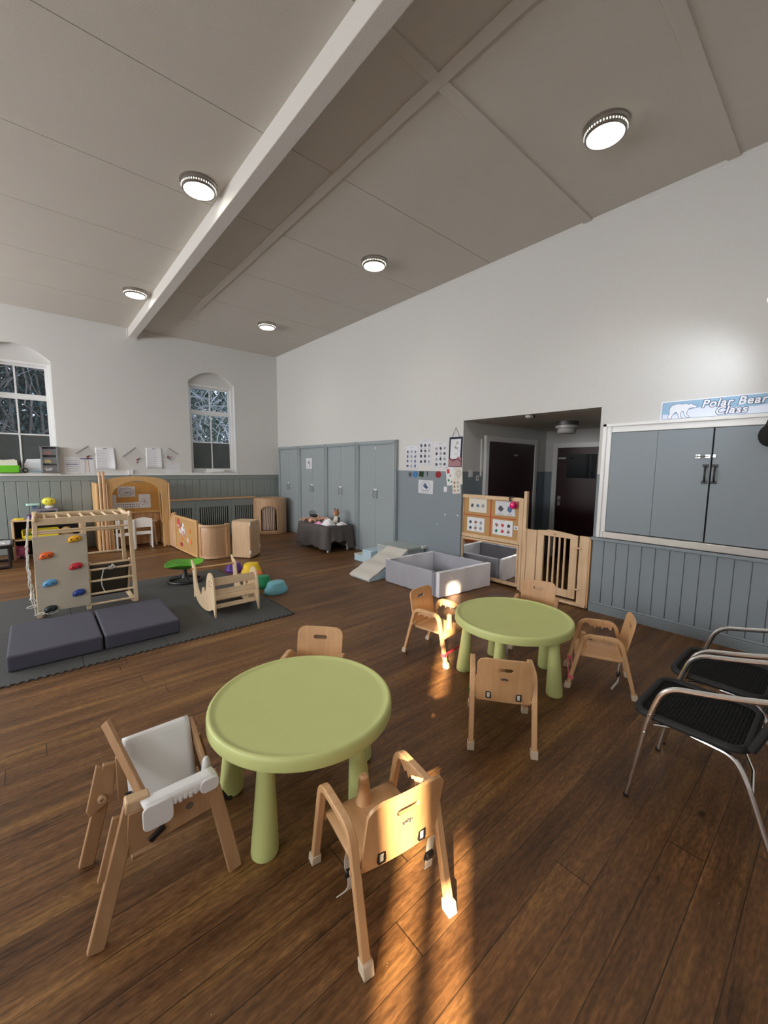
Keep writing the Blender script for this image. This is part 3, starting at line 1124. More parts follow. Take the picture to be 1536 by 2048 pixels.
# ================================================================== bentwood toddler chairs
def make_chair(straps=True):
    """local +y is the way the sitter faces; origin on the floor between the feet"""
    t = thing('toddler_chair', 'x', 'chair')
    hw = .170
    for s in (-1, 1):
        x = s * hw
        path = bend([(x, -.205, .03), (x, -.105, .405), (x, .125, .405), (x, .205, .03)], .055, 7)
        fr = MB().bar(path, (1, 0, 0), .030, .026).build('side_frame', M['beech'], t, bevel=.004)
        for y in (-.209, .209):
            yb = -.213 if y < 0 else .213
            cp = MB()
            cp.prism([(yb - .021, 0), (yb + .021, 0), (y + .019 - (.004 if y > 0 else -.004), .042), (y - .019 - (.004 if y > 0 else -.004), .042)], x - .020, x + .020, 'x')
            cp.build('foot_cap', M['pale_rubber'], fr, bevel=.004)
        sc = MB()
        pts = [(-.085, .395), (-.085, .355)]
        for k in range(6):
            pts += [(-.07 + k * .025, .365 if k % 2 else .352), (-.0575 + k * .025, .375)]
        pts += [(.09, .395)]
        sc.prism(pts, x - s * .013 - .004, x - s * .013 + .004, 'x')
        sc.build('notched_rack', M['beech'], fr)
    W_ = .150
    def seat_fn(u, v):
        x = (u * 2 - 1) * W_
        prof = [(.165, .212), (.160, .240), (.135, .250), (0.0, .246), (-.09, .244), (-.115, .246), (-.128, .258)]
        i = min(int(v * (len(prof) - 1)), len(prof) - 2)
        f = v * (len(prof) - 1) - i
        y = prof[i][0] * (1 - f) + prof[i + 1][0] * f
        z = prof[i][1] * (1 - f) + prof[i + 1][1] * f
        return (x, y, z)
    MB().grid(seat_fn, 8, 18).build('seat', M['beech_h'], t, solid=.012, smooth=60)
    def back_xyz(x, h):
        # h = distance up the back from the seat bend
        if h < .05:
            y = -.128 - .012 * (h / .05)
            z = .258 + h * .97
        else:
            y = -.140 - (h - .05) * .20
            z = .3065 + (h - .05) * .98
        return Vector((x, y - .010 * (1 - (x / W_) ** 2), z))
    Hh = .280
    out = rrect(-W_, W_, 0, Hh, .05, 6)
    def back_fn(u, v):
        h = v * Hh
        half = W_
        if h > Hh - .05:
            half = W_ - .05 + math.sqrt(max(0, .05 ** 2 - (h - Hh + .05) ** 2))
        return back_xyz((u * 2 - 1) * half, h)
    cutter = MB().prism(capsule2d(0, .466, .092, .028), -.4, 0, 'y')
    MB().grid(back_fn, 16, 36).build('backrest', M['beech_h'], t, solid=.012, smooth=60, cut=cutter)
    # engraved oak sprig mark on the rear of the backrest
    k = MB()
    for i in range(3):
        for j in range(3):
            a = R(90 + (j - 1) * 50 + (i - 1) * 14)
            p = Vector(((i - 1) * .013, 0, .405 + (i % 2) * .004))
            q = p + Vector((math.cos(a) * .011, 0, math.sin(a) * .011))
            yy = -.1795 - (p.z - .405) * .20
            k.tube([(p.x, yy, p.z), (q.x, yy - (q.z - p.z) * .20, q.z)], .0022, 5)
    k.build('engraved_mark', M['ink'], t)
    for s in (-1, 1):
        MB().cone((s * .135, -.130, .275), (s * .185, -.130, .275), .010, .010, 10).build('support_peg', M['maple'], t)
    # pommel
    MB().lathe([(.036, .247), (.030, .262), (.023, .30), (.020, .345), (.019, .362), (.012, .37), (0, .371)], 18, (0, .118, 0)).build('pommel', M['beech'], t)
    if straps:
        for s in (-1, 1):
            x = s * .082
            bk = MB()
            yy = -.1525
            bk.bar([(x - .012, yy, .282), (x - .012, yy, .318), (x + .012, yy, .318), (x + .012, yy, .282), (x - .012, yy, .282)], (0, 1, 0), .008, .006)
            bo = bk.build('buckle', M['black'], t)
            MB().box(x - .007, x + .007, yy - .002, yy + .002, .284, .316).build('webbing', M['canvas'], bo)
    return t


def loose_strap(chair, side, drop, yb=-.10):
    x = side * .13
    s = MB()
    pts = bend([(x, yb, .26), (x + .008 * side, yb + .02, .26 - drop * .35), (x - .01 * side, yb + .0, .26 - drop * .7), (x + .02 * side, yb + .05, .26 - drop)], .05, 5)
    s.bar(pts, (1, 0, 0), .030, .003)
    st = s.build('harness_strap', M['canvas'], chair, label='loose cream canvas strap')
    MB().obox((x, yb + .012, .26 - drop * .5), (.034, .016, .040), rx=.3).build('strap_clip', M['black'], st, bevel=.004)


def band(chair, y, z, m, span=.170, double=True, hw=.012):
    b = MB()
    for s in (-1, 1):
        b.obox((s * span, y, z), (.038, .036, hw * 2))
    if double:
        for dz, dy in ((hw * .6, -.012), (-hw * .6, .012)):
            b.tube([(-span, y + dy, z + dz), (0, y + dy * 1.2, z + dz - .003), (span, y + dy, z + dz)], .004, 6)
    else:
        b.obox((0, y, z), (span * 2, .004, hw * 1.6))
    b.build('elastic_band', m, chair, label='coloured elastic kick band')


chair0 = make_chair()
CH = [((.888, 1.040), -9, 'toddler chair nearest the viewer, in the sunlight with hanging straps'),
      ((1.215, 2.065), 132, 'toddler chair half hidden behind the nearer green table'),
      ((2.04, 1.27), -53, 'toddler chair with green elastic before the farther table, back to viewer'),
      ((2.51, 2.20), 187, 'toddler chair with red elastic band, left of the farther green table'),
      ((3.08, 1.11), 26, 'toddler chair with pink elastic, right of the farther green table'),
      ((3.335, 1.765), 113, 'toddler chair between the farther green table and the gate')]
GC = 'bentwood toddler chairs around the green tables'
chairs = []
for i, ((x, y), rz, lb) in enumerate(CH):
    o = chair0 if i == 0 else copy_tree(chair0)
    o.location = (x, y, 0)
    o.rotation_euler = (0, 0, R(rz))
    o['label'] = lb
    o['group'] = GC
    chairs.append(o)
loose_strap(chairs[0], -1, .235, -.03)
loose_strap(chairs[0], 1, .17, -.150)
MB().obox((-.125, -.02, .235), (.004, .02, .05)).build('red_tab', M['red_band'], chairs[0], label='red strap tab')
band(chairs[2], .185, .13, M['green_band'], hw=.016)
band(chairs[3], .19, .10, M['red_band'], double=False)
band(chairs[4], .192, .085, M['pink_band'])
loose_strap(chairs[3], 1, .14, .12)
loose_strap(chairs[4], -1, .22, -.12)

# ================================================================== old wooden feeding chair with white plastic insert
hc = thing('feeding_chair', 'worn wooden feeding chair with white plastic tray insert, left of the nearer table', 'high chair', (.30, 1.65, 0))
o_ = Vector((.30, 1.65, 0))
def L_(*p):
    return [Vector(q) - o_ for q in p]
for nm, p in (('a', ((.05, 1.47, 0), (.178, 1.515, .415))), ('c', ((.50, 1.455, 0), (.435, 1.515, .40))), ('b', ((.055, 1.84, 0), (.15, 1.775, .43))), ('d', ((.545, 1.83, 0), (.455, 1.775, .40)))):
    q = L_(*p)
    sd = Vector((0, 1, 0)) if nm in 'ac' else Vector((0, 1, 0))
    MB().bar(q, sd, .022, .050).build('leg', M['old_wood'], hc, bevel=.004)
# floor-level trim of the slanted feet is left to the bevel; front panel and side boards
q = L_((.17, 1.502, .395), (.17, 1.502, .235))
f = MB().prism([(.165 - .30, .40), (.150 - .30, .25), (.455 - .30, .27), (.452 - .30, .40)], -.158, -.140, 'y')
fp = f.build('front_panel', M['old_wood'], hc, bevel=.003)
MB().lathe([(.013, 0), (.011, .004), (0, .004)], 14, (.055, -.158, .325), Matrix.Rotation(PI / 2, 4, 'X')).build('scuff_mark', mat('worn_grey_mark', (.16, .13, .10), .7), fp)
MB().obox((-.055, -.162, .285), (.055, .010, .022), ry=-.55).build('catch', M['black'], fp, bevel=.003)
# leaning left board
MB().bar(L_((.145, 1.80, .585), (.245, 1.575, .30)), (0.93, 0.36, .0), .016, .055).build('side_board', M['old_wood'], hc, bevel=.003)
MB().bar(L_((.445, 1.80, .47), (.455, 1.56, .30)), (1, 0, 0), .016, .055).build('side_board', M['old_wood'], hc, bevel=.003)
# bracket plate with a bolt on the rear left leg
bp_ = MB().prism([(-.195, .44), (-.235, .27), (-.225, .245), (-.150, .285), (-.135, .40)], .118, .134, 'y').build('bracket', M['old_wood'], hc, bevel=.003)
MB().lathe([(.006, 0), (.014, 0), (.014, .012), (.007, .014), (.006, .004)], 16, (-.185, .118, .305), Matrix.Rotation(PI / 2, 4, 'X')).build('bolt', M['maple'], bp_)
MB().bar(L_((.140, 1.53, .385), (.085, 1.50, .205)), (0, 1, 0), .014, .034).build('arm_bracket', M['old_wood'], hc, bevel=.003)
MB().obox((-.105, -.13, .415), (.075, .045, .045), ry=.12).build('corner_block', M['maple'], hc, bevel=.006)
MB().box(-.135, .165, .105, .121, .27, .45).build('back_panel', M['old_wood'], hc, bevel=.003)
MB().box(-.13, .16, -.135, .105, .205, .219).build('seat_board', M['old_wood'], hc, bevel=.003)
# white insert: back sheet rolled over the top edge, seat dip and front bar with drooping ends
def ins(u, v):
    pr = [(.165, .455), (.162, .478), (.150, .492), (.128, .492), (.115, .480), (.104, .455), (.085, .395), (.060, .320), (.030, .258), (.0, .236), (-.05, .232), (-.098, .25), (-.118, .30), (-.125, .37), (-.130, .415), (-.142, .425), (-.180, .425), (-.188, .418), (-.190, .392)]
    t = v * (len(pr) - 1)
    i = min(int(t), len(pr) - 2)
    f_ = t - i
    y = pr[i][0] * (1 - f_) + pr[i + 1][0] * f_
    z = pr[i][1] * (1 - f_) + pr[i + 1][1] * f_
    x0 = -.105 + max(0, v - .72) * .05
    x1 = .135 + max(0, v - .72) * .06
    return (x0 + (x1 - x0) * u, y, z)
sh = MB().grid(ins, 10, 72).build('insert', M['white_plastic'], hc, solid=.006, smooth=60, label='white plastic seat and tray insert')
for x0, x1, z1 in ((-.100, -.005, .335), (.085, .152, .372)):
    e = MB().prism(rrect(x0, x1, z1, .424, .02, 4), -.196, -.187, 'y').build('tray_lip', M['white_plastic'], sh, bevel=.003)
e = MB()
for k in range(5):
    e.obox((.002 + k * .017, -.188, .398 - (k % 2) * .004), (.011, .012, .02))
e.build('ratchet_teeth', M['white_plastic'], sh, bevel=.002)
MB().lathe([(.022, 0), (.020, .05), (.015, .09), (.008, .105), (0, .108)], 14, (.150, -.045, .30)).build('horn', M['white_plastic'], sh)
for x in (-.108, .158):
    MB().tube(bend([(x, .05, .33), (x, .02, .25), (x + (.03 if x > 0 else .005), -.05, .24)], .03), .012, 6).build('harness', M['rubber'], hc)
MB().tube([(.185, -.10, .27), (.205, -.11, .235), (.225, -.10, .22)], .009, 6).build('harness_end', M['rubber'], hc)

# ================================================================== tubular armchairs with woven black seats
woven = mat('woven_black_resin', (.012, .012, .013), .7, spec=.2)
def _weave(m):
    nt = m.node_tree
    b = nt.nodes['Principled BSDF']
    tc = N(nt, 'ShaderNodeTexCoord')
    w1 = N(nt, 'ShaderNodeTexWave', bands_direction='X')
    w1.inputs['Scale'].default_value = 22
    w2 = N(nt, 'ShaderNodeTexWave', bands_direction='Y')
    w2.inputs['Scale'].default_value = 22
    nt.links.new(tc.outputs['Object'], w1.inputs['Vector'])
    nt.links.new(tc.outputs['Object'], w2.inputs['Vector'])
    ml = N(nt, 'ShaderNodeMath', operation='MULTIPLY')
    nt.links.new(w1.outputs['Fac'], ml.inputs[0]); nt.links.new(w2.outputs['Fac'], ml.inputs[1])
    bp = N(nt, 'ShaderNodeBump')
    bp.inputs['Strength'].default_value = 1.0
    bp.inputs['Distance'].default_value = .01
    nt.links.new(ml.outputs[0], bp.inputs['Height'])
    nt.links.new(bp.outputs[0], b.inputs['Normal'])
    cr = N(nt, 'ShaderNodeMixRGB')
    cr.inputs[1].default_value = (.003, .003, .003, 1); cr.inputs[2].default_value = (.022, .022, .023, 1)
    nt.links.new(ml.outputs[0], cr.inputs[0])
    nt.links.new(cr.outputs[0], b.inputs['Base Color'])
_weave(woven)


def make_armchair():
    """faces local +y; origin under the middle of the seat"""
    t = thing('tubular_armchair', 'x', 'chair')
    hw = .245
    for s in (-1, 1):
        x = s * hw
        p = bend([(x, .20, 0), (x, .135, .44), (x, .085, .605), (x, -.10, .645), (x * .98, -.30, .70), (x * .9, -.37, .72)], .07, 8)
        fr = MB().tube(p, .0125, 10).build('arm_and_leg', M['chrome'], t)
        MB().lathe([(.0135, 0), (.0135, .015), (0, .016)], 10, (x, .20, 0)).build('foot_cap', M['black'], fr)
        rv = MB()
        for (y, z) in ((.146, .36), (.130, .455)):
            rv.cone((x - s * .006, y, z), (x + s * .016, y, z), .006, .004, 8)
        rv.build('rivets', M['steel'], fr)
        p = bend([(x * .85, -.02, .412), (x * .90, -.165, .405), (x * .97, -.21, .34), (x, -.335, 0)], .06, 7)
        lg = MB().tube(p, .0115, 10).build('rear_leg', M['chrome'], t)
        MB().lathe([(.0125, 0), (.0125, .015), (0, .016)], 10, (x, -.335, 0)).build('foot_cap', M['black'], lg)
        MB().tube([(x * .95, .12, .405), (x * .5, -.02, .395), (x * .3, -.14, .40)], .008, 8).build('under_brace', M['chrome'], t)
        MB().tube([(x * .97, -.235, .27), (x * .55, -.22, .33), (x * .2, -.16, .40)], .007, 8).build('rear_brace', M['chrome'], t)
    rim = rrect(-.225, .225, -.20, .20, .07, 8)
    def sag(x, y):
        return .437 - .018 * (1 - (x / .225) ** 2) * (1 - (y / .2) ** 2)
    MB().tube([(u, v, .437) for u, v in rim], .017, 10, closed=True).build('seat_rim', M['rubber'], t)
    MB().grid(lambda u, v: ((u * 2 - 1) * .218, (v * 2 - 1) * .193, sag((u * 2 - 1) * .218, (v * 2 - 1) * .193)), 14, 14).build('woven_seat', woven, t, solid=.012)
    bp = bend([(-.20, -.215, .45), (-.215, -.345, .82), (.215, -.345, .82), (.20, -.215, .45)], .07, 8)
    MB().tube(bp, .016, 10).build('back_rim', M['rubber'], t)
    MB().grid(lambda u, v: ((u * 2 - 1) * .20, -.225 - .115 * v - .02 * (1 - (u * 2 - 1) ** 2), .47 + .34 * v), 12, 12).build('woven_back', woven, t, solid=.012)
    return t


ac = make_armchair()
ac.location = (2.325, .385, 0)
ac['label'] = 'nearer chrome armchair with woven black seat at the right edge'
ac['group'] = 'chrome armchairs by the right wall'
ac2 = copy_tree(ac)
ac2.location = (2.905, .385, 0)
ac2['label'] = 'farther chrome armchair with woven black seat, beside the wall boarding'

# ================================================================== foam mat of interlocking tiles
fm = thing('foam_play_mat', 'dark grey play mat of interlocking foam tiles under the climbing frame', 'mat', (0, 0, 0))
T_ = .6
def tile(x0, y0, right, front, back):
    pts = []
    n = 24
    s = T_ / n
    def edge(ax, ay, bx, by, ox, oy, teeth):
        out = []
        for k in range(n):
            t0, t1 = k / n, (k + 1) / n
            if teeth and k % 2 == 0:
                e = .020
                for t, o in ((t0 + .006, 0), (t0 + .001, e), (t1 - .001, e), (t1 - .006, 0)):
                    out.append((ax + (bx - ax) * t + ox * o, ay + (by - ay) * t + oy * o))
            else:
                out.append((ax + (bx - ax) * t0, ay + (by - ay) * t0))
        return out
    g = .0015
    x1, y1 = x0 + T_ - g, y0 + T_ - g
    x0 += g; y0 += g
    pts += edge(x0, y0, x1, y0, 0, -1, front)
    pts += edge(x1, y0, x1, y1, 1, 0, right)
    pts += edge(x1, y1, x0, y1, 0, 1, back)
    pts += edge(x0, y1, x0, y0, -1, 0, False)
    MB().prism(pts, 0, .011, 'z').build('foam_tile', M['foam_tile'], fm, bevel=.0015, seg=1)
for i in range(6):
    for j in range(4):
        tile(2.0 - T_ * (i + 1), 3.785 + T_ * j, i == 0, j == 0, j == 3)

# ================================================================== folding crash mat
cm = thing('crash_mat', 'folded out slate grey crash mat lying in front of the climbing frame', 'mat', (.355, 4.40, .012))
for x0, x1 in ((-.605, -.006), (.006, .590)):
    def top(u, v, x0=x0, x1=x1):
        return (x0 + (x1 - x0) * u, -.40 + .79 * v, 0)
    m = MB().box(x0, x1, -.405, .395, 0, .128)
    o = m.build('cushion', M['crash'], cm, bevel=.018, seg=4)
MB().box(-.03, .03, -.39, .385, .0, .006).build('hinge_flap', M['crash'], cm)

# ================================================================== climbing frame
cf = thing('climbing_frame', 'wooden toddler climbing frame with climbing board and monkey bars', 'climbing frame', (.38, 5.60, .011))
X0, X1, XM, YFt, YBk = -.43, .42, -.022, -.32, .30
for nm, x, y, yt, top in (('p', X0, YFt, YFt, 1.03), ('p', X1, YFt, YFt, 1.03), ('p', XM, YFt + .004, YFt + .004, 1.0), ('p', X0, YBk, YBk, 1.03), ('p', X1, YBk, YBk, 1.03)):
    lean = -.022 if x == X1 else (.02 if x == X0 else 0)
    MB().bar([(x, y, 0), (x + lean, yt, top)], (0, 1, 0), .030, .042).build('post', M['birch'], cf, bevel=.004)
for s, y in ((-1, YFt), (1, YBk)):
    MB().box(X0 + .03, X1 - .03, y - .012, y + .012, .945, 1.015).build('top_rail', M['birch'], cf, bevel=.004)
for k in range(7):
    x = X0 + .10 + k * .108
    MB().cone((x, YFt, .985), (x, YBk, .985), .0125, .0125, 10).build('monkey_bar', M['birch'], cf)
for x in (X0 + .02, X1 - .022):
    MB().box(x - .012, x + .012, YFt, YBk, .96, 1.02).build('end_rail', M['birch'], cf, bevel=.004)
    MB().box(x - .014, x + .014, YFt - .05, YFt + .05, .985, 1.045).build('corner_cap', M['birch'], cf, bevel=.012)
    MB().box(x - .02, x + .02, YFt, YBk, .0, .028).build('foot_rail', M['birch'], cf, bevel=.004)
for z, a, bq in ((.30, XM, X1), (.425, XM, X1), (.16, XM, X1), (.045, XM, X1), (.885, X0, X1)):
    MB().cone((a, YFt, z), (bq, YFt, z), .0125, .0125, 10).build('rung', M['birch'], cf)
for z in (.22, .50, .78):
    MB().cone((X0, YBk, z), (X1, YBk, z), .0125, .0125, 10).build('rung', M['birch'], cf)
MB().cone((X0 + .01, YFt, .60), (X0 + .01, YBk, .60), .0125, .0125, 10).build('rung', M['birch'], cf)
cb = MB().box(X0 - .01, XM + .015, YFt - .036, YFt - .018, .06, .838).build('climbing_board', M['birch_ply'], cf, bevel=.002)
HOLDS = (('yellow', -.11, .787, (.85, .42, .015)), ('orange', -.345, .642, (.80, .13, .02)), ('red', -.115, .497, (.58, .02, .035)),
         ('light blue', -.335, .355, (.10, .34, .62)), ('dark blue', -.105, .21, (.02, .05, .30)), ('black green', -.345, .085, (.008, .02, .02)))
for nm, x, z, colr in HOLDS:
    o = MB()
    Mx = Matrix.Translation((x, YFt - .036, z)) @ Matrix.Rotation(R(-7), 4, 'Y')
    pts = smoothpoly([(-.058, -.018), (-.03, -.032), (0, -.024), (.03, -.030), (.058, -.010), (.054, .020), (.03, .033), (-.005, .036), (-.042, .020)], 4)
    N_ = len(pts)
    prev = None
    for sc, yy in ((1.0, 0), (.98, -.012), (.80, -.026), (.45, -.032)):
        ring = [o.bm.verts.new(Mx @ Vector((p[0] * sc, yy, p[1] * sc))) for p in pts]
        if prev:
            for k in range(N_):
                o.bm.faces.new((prev[k], prev[(k + 1) % N_], ring[(k + 1) % N_], ring[k]))
        prev = ring
    o.bm.faces.new(prev)
    bo_ = MB()
    for dx in (-.026, .024):
        bo_.cone(Mx @ Vector((dx, -.020, .003)), Mx @ Vector((dx, -.034, .003)), .008, .008, 10)
    ho = o.build('climbing_hold', mat('hold_' + nm.replace(' ', '_'), colr, .35), cb, label='%s climbing hold' % nm, smooth=60)
    bo_.build('bolts', M['ink'], ho)
sc_ = MB()
for x in (X0 + .005, XM + .003):
    for z in (.08, .33, .58, .82):
        sc_.cone((x, YFt - .038, z), (x, YFt - .035, z), .004, .004, 8)
sc_.build('screws', M['ink'], cb)
# canvas sling board leaning inside and its rope
sl = MB()
def slg(u, v):
    return (XM + .03 + (X1 - XM - .075) * u, YFt + .02 + .20 * v, .475 - .40 * v)
sb_ = sl.grid(slg, 6, 10).build('sling_board', mat('brown_canvas', (.055, .045, .035), .6, bump=.3, bscale=200), cf, solid=.012, label='brown canvas sling board')
for u in (0, 1):
    a, c_ = Vector(slg(u, -.03)), Vector(slg(u, 1.0))
    MB().bar([a + Vector((0, 0, .02)), c_], (1, 0, 0), .018, .026).build('sling_rail', M['birch'], sb_, bevel=.003)
MB().cone(slg(0, -.02), slg(1, -.02), .011, .011, 10).build('sling_bar', M['birch'], sb_)
rp = MB()
rnd = random.Random(4)
ctr = Vector((.20, YFt - .01, .435))
pts = [ctr + Vector((rnd.uniform(-.035, .035), rnd.uniform(-.025, .025), rnd.uniform(-.03, .035))) for k in range(26)]
rp.tube(bend(pts, .02, 3), .006, 6)
rp.tube([(.13, YFt, .43), (.115, YFt - .005, .37), (.10, YFt - .005, .30), (.105, YFt, .23), (.125, YFt + .0, .17)], .006, 6)
rp.tube([(.165, YFt - .01, .43), (.13, YFt - .018, .425), (.10, YFt - .005, .43)], .006, 6)
rope_m = mat('white_rope', (.72, .71, .68), .8, bump=.6, bscale=300)
rp.build('knotted_rope', rope_m, cf, label='white rope bundle')
rn = MB()
for k, y in enumerate((YFt + .03, -.10, .10, YBk - .03)):
    pts = []
    for i in range(22):
        f_ = i / 21
        pts.append((X0 - .03 - .035 * math.sin(PI * f_) + .008 * math.sin(i * 1.7 + k), y + .012 * math.sin(i * 1.3 + k), .99 - .97 * f_))
    rn.tube(pts, .0048, 6)
for z in (.2, .38, .56, .74):
    rn.tube([(X0 - .055, YFt + .03, z), (X0 - .065, 0, z - .02), (X0 - .055, YBk - .03, z)], .0048, 6)
    rn.ball((X0 - .058, YFt + .03, z), .013, 8, 6)
for c0 in ((X0 - .05, YFt, .10), (X0 + .02, YFt - .05, .025), (X0 + .10, YFt - .045, .02)):
    rn.tube([Vector(c0) + Vector((.045 * math.cos(a), -.01 * math.sin(a), .03 + .014 * math.sin(a) + .008 * math.cos(a))) for a in [2 * PI * i / 14 for i in range(14)]], .005, 6, closed=True)
rn.build('rope_net', rope_m, cf, label='white climbing rope net on the side')

# ================================================================== seal rocker
sr = thing('seal_rocker', 'pale wooden seal shaped rocker seat on the play mat', 'rocker', (1.55, 4.50, .011))
seal = [(-.355, 0.0), (-.335, .035), (-.30, .075), (-.20, .035), (-.10, .012), (0.0, .004), (.12, .010), (.22, .035), (.295, .075), (.33, .05), (.355, .065), (.345, .12), (.36, .20), (.37, .30), (.385, .375), (.42, .44), (.425, .475), (.395, .468), (.355, .432), (.315, .425), (.285, .395), (.275, .34), (.255, .26), (.20, .175), (.13, .130), (.085, .135), (.06, .185), (.035, .235), (.0, .238), (-.012, .21), (-.035, .195), (-.075, .23), (-.10, .29), (-.125, .37), (-.17, .43), (-.23, .452), (-.29, .43), (-.33, .36), (-.352, .25), (-.362, .13)]
sp = smoothpoly(seal, 3)
for x, nm in ((-.235, 'near'), (.225, 'far')):
    side = MB().prism(sp, x - .009, x + .009, 'x').build('seal_side', M['birch'], sr, bevel=.003)
    if nm == 'near':
        fc = MB()
        fc.ball((x - .010, -.285, .36), .008, 8, 6, sx=.4)
        fc.ball((x - .010, -.215, .36), .008, 8, 6, sx=.4)
        fc.build('eyes', M['ink'], side)
        wk = MB()
        wk.ball((x - .010, -.25, .315), .005, 8, 6, sx=.4)
        for d in (-1, 1):
            for k in range(2):
                wk.tube([(x - .0098, -.25 + d * .02, .310 + k * .012 - .004), (x - .0098, -.25 + d * .065, .298 + k * .034)], .0014, 4)
        wk.build('whiskers', M['ink'], side)
def slat(y, z, w, tilt, nm, x0=-.226, x1=.216):
    MB().obox(((x0 + x1) / 2, y, z), (x1 - x0, w, .013), rx=tilt).build(nm, M['birch'], sr, bevel=.003)
slat(-.275, .36, .085, R(75), 'backrest_slat')
slat(-.285, .25, .06, R(60), 'backrest_slat')
slat(-.24, .165, .06, R(15), 'seat_slat')
slat(-.165, .165, .06, R(0), 'seat_slat')
slat(-.09, .165, .06, R(0), 'seat_slat')
slat(-.30, .105, .045, R(70), 'lower_slat')
slat(-.20, .055, .05, R(-8), 'lower_slat')
slat(-.10, .035, .05, R(-4), 'lower_slat')
slat(.12, .045, .06, R(8), 'foot_slat')
slat(.20, .06, .06, R(10), 'foot_slat')
MB().cone((-.26, .335, .385), (.24, .335, .385), .012, .012, 12).build('handle_bar', M['pine'], sr)

# ================================================================== green leaf spinner seat
ls = thing('leaf_spinner', 'green leaf shaped spinning seat on a black ring base', 'spinner', (1.46, 5.80, .011))
b = MB().tube([(.205 * math.cos(a), .205 * math.sin(a), .018) for a in [2 * PI * k / 40 for k in range(40)]], .017, 8, closed=True)
for a in (30, 150, 270):
    b.tube([(.20 * math.cos(R(a)), .20 * math.sin(R(a)), .02), (.10 * math.cos(R(a)), .10 * math.sin(R(a)), .045), (0, 0, .075)], .015, 8)
b.lathe([(.05, .05), (.03, .09), (.022, .17), (0, .17)], 16)
b.build('ring_base', M['black'], ls)
def leaf(u, v):
    a = 2 * PI * u
    r = v
    R_ = .235 * (1 + .14 * math.cos(2 * (a - .6)) + .07 * abs(math.sin(3 * a)))
    x, y = R_ * r * math.cos(a), R_ * r * math.sin(a)
    return (x, y, .172 + .085 * r * r + .016 * math.cos(3 * a) * r * r)
MB().grid(leaf, 48, 12).build('leaf_seat', mat('leaf_green_plastic', (.10, .40, .02), .3), ls, solid=.008, smooth=60)

# ================================================================== plastic stepping stones
def stone(name, label, colr, loc, rx, ry, hh, rz, z=0.0, tilt=0.0):
    t = thing(name, label, 'stepping stone', (loc[0], loc[1], z), R(rz), 'plastic stepping stones at the mat edge')
    m = MB()
    sides = 6
    prev = None
    for sc, zz in ((.97, 0), (1.0, .015), (1.0, hh * .18), (.93, hh * .42), (.84, hh * .52), (.72, hh * .88), (.64, hh * .97), (.5, hh)):
        base = [(rx * sc * math.cos(2 * PI * k / sides + .4), ry * sc * math.sin(2 * PI * k / sides + .4)) for k in range(sides)]
        ring2 = smoothpoly(base, 4)
        ring = [m.bm.verts.new((x, y, zz + x * tilt)) for x, y in ring2]
        if prev:
            for k in range(len(ring)):
                m.bm.faces.new((prev[k], prev[(k + 1) % len(ring)], ring[(k + 1) % len(ring)], ring[k]))
        else:
            m.bm.faces.new(ring[::-1])
        prev = ring
    m.bm.faces.new(prev)
    m.build('stone_body', mat(name + '_' + label.split()[0] + '_plastic', colr, .35), t, bevel=.006, smooth=50)
    return t
stone('stepping_stone', 'blue hollow stepping stone on the boards beside the mat', (.16, .46, .56), (2.20, 4.60), .165, .13, .14, 20)
stone('stepping_stone', 'green stepping stone just behind the blue one', (.01, .25, .10), (2.17, 4.93), .13, .12, .15, 0)
stone('stepping_stone', 'purple stepping stone at the far mat edge', (.09, .02, .28), (2.175, 5.95), .13, .13, .13, 10)
stone('stepping_stone', 'yellow stepping stone between purple and orange ones', (.85, .58, .01), (2.31, 5.62), .17, .14, .165, 35)
stone('stepping_stone', 'orange stepping stone in front of the yellow one', (.85, .16, .03), (2.24, 5.32), .15, .13, .105, 50)
# ================================================================== built-in cupboards on the right wall
CUP = [(9.33, 8.315, 'tall grey double cupboard in the room corner'),
       (8.31, 7.195, 'tall grey double cupboard with a small white notice, second from the corner'),
       (7.19, 6.125, 'tall grey double cupboard behind the blanket table, third from the corner'),
       (6.12, 5.02, 'tall grey double cupboard nearest the viewer, beside the posters')]
for i, (y1, y0, lb) in enumerate(CUP):
    t = thing('wall_cupboard', lb, 'cupboard', (XR, (y0 + y1) / 2, 0), -PI / 2, 'tall grey wall cupboards')
    w = (y1 - y0) / 2   # local x to the right in the picture
    f = MB()
    f.box(-w, -w + .07, -.055, 0, 0, 2.03)
    f.box(w - .07, w, -.055, 0, 0, 2.03)
    f.box(-w + .07, w - .07, -.055, 0, 1.965, 2.03)
    f.box(-w + .07, w - .07, -.03, 0, 0, .05)
    f.box(-w + .02, -w + .05, -.066, -.055, 0, 2.01)
    f.box(w - .05, w - .02, -.066, -.055, 0, 2.01)
    f.box(-w + .02, w - .02, -.066, -.055, 1.985, 2.012)
    f.build('cupboard_frame', M['cupboard'], t, bevel=.004)
    for s in (-1, 1):
        a, b_ = (-w + .073, -.0015) if s < 0 else (.0015, w - .073)
        d = MB().box(a, b_, -.034, -.012, .052, 1.962).build('door', M['cupboard'], t, bevel=.002)
        hx = s * .048
        h_ = MB()
        h_.tube([(hx, -.034, 1.16), (hx, -.058, 1.15), (hx, -.060, 1.09), (hx, -.058, 1.03), (hx, -.034, 1.02)], .007, 8)
        h_.build('handle', M['ink_grey'], d)
    q = MB()
    q.box(-.045, .045, -.050, -.034, 1.155, 1.185)
    q.ball((-.03, -.05, 1.17), .012, 10, 6)
    q.build('safety_catch', M['white_plastic'], t, bevel=.003, label='white child safety catch')
    MB().box(-.014, .014, -.046, -.034, 1.88, 1.925).build('top_bolt', M['white_plastic'] if i == 3 else M['steel'], t, bevel=.003)

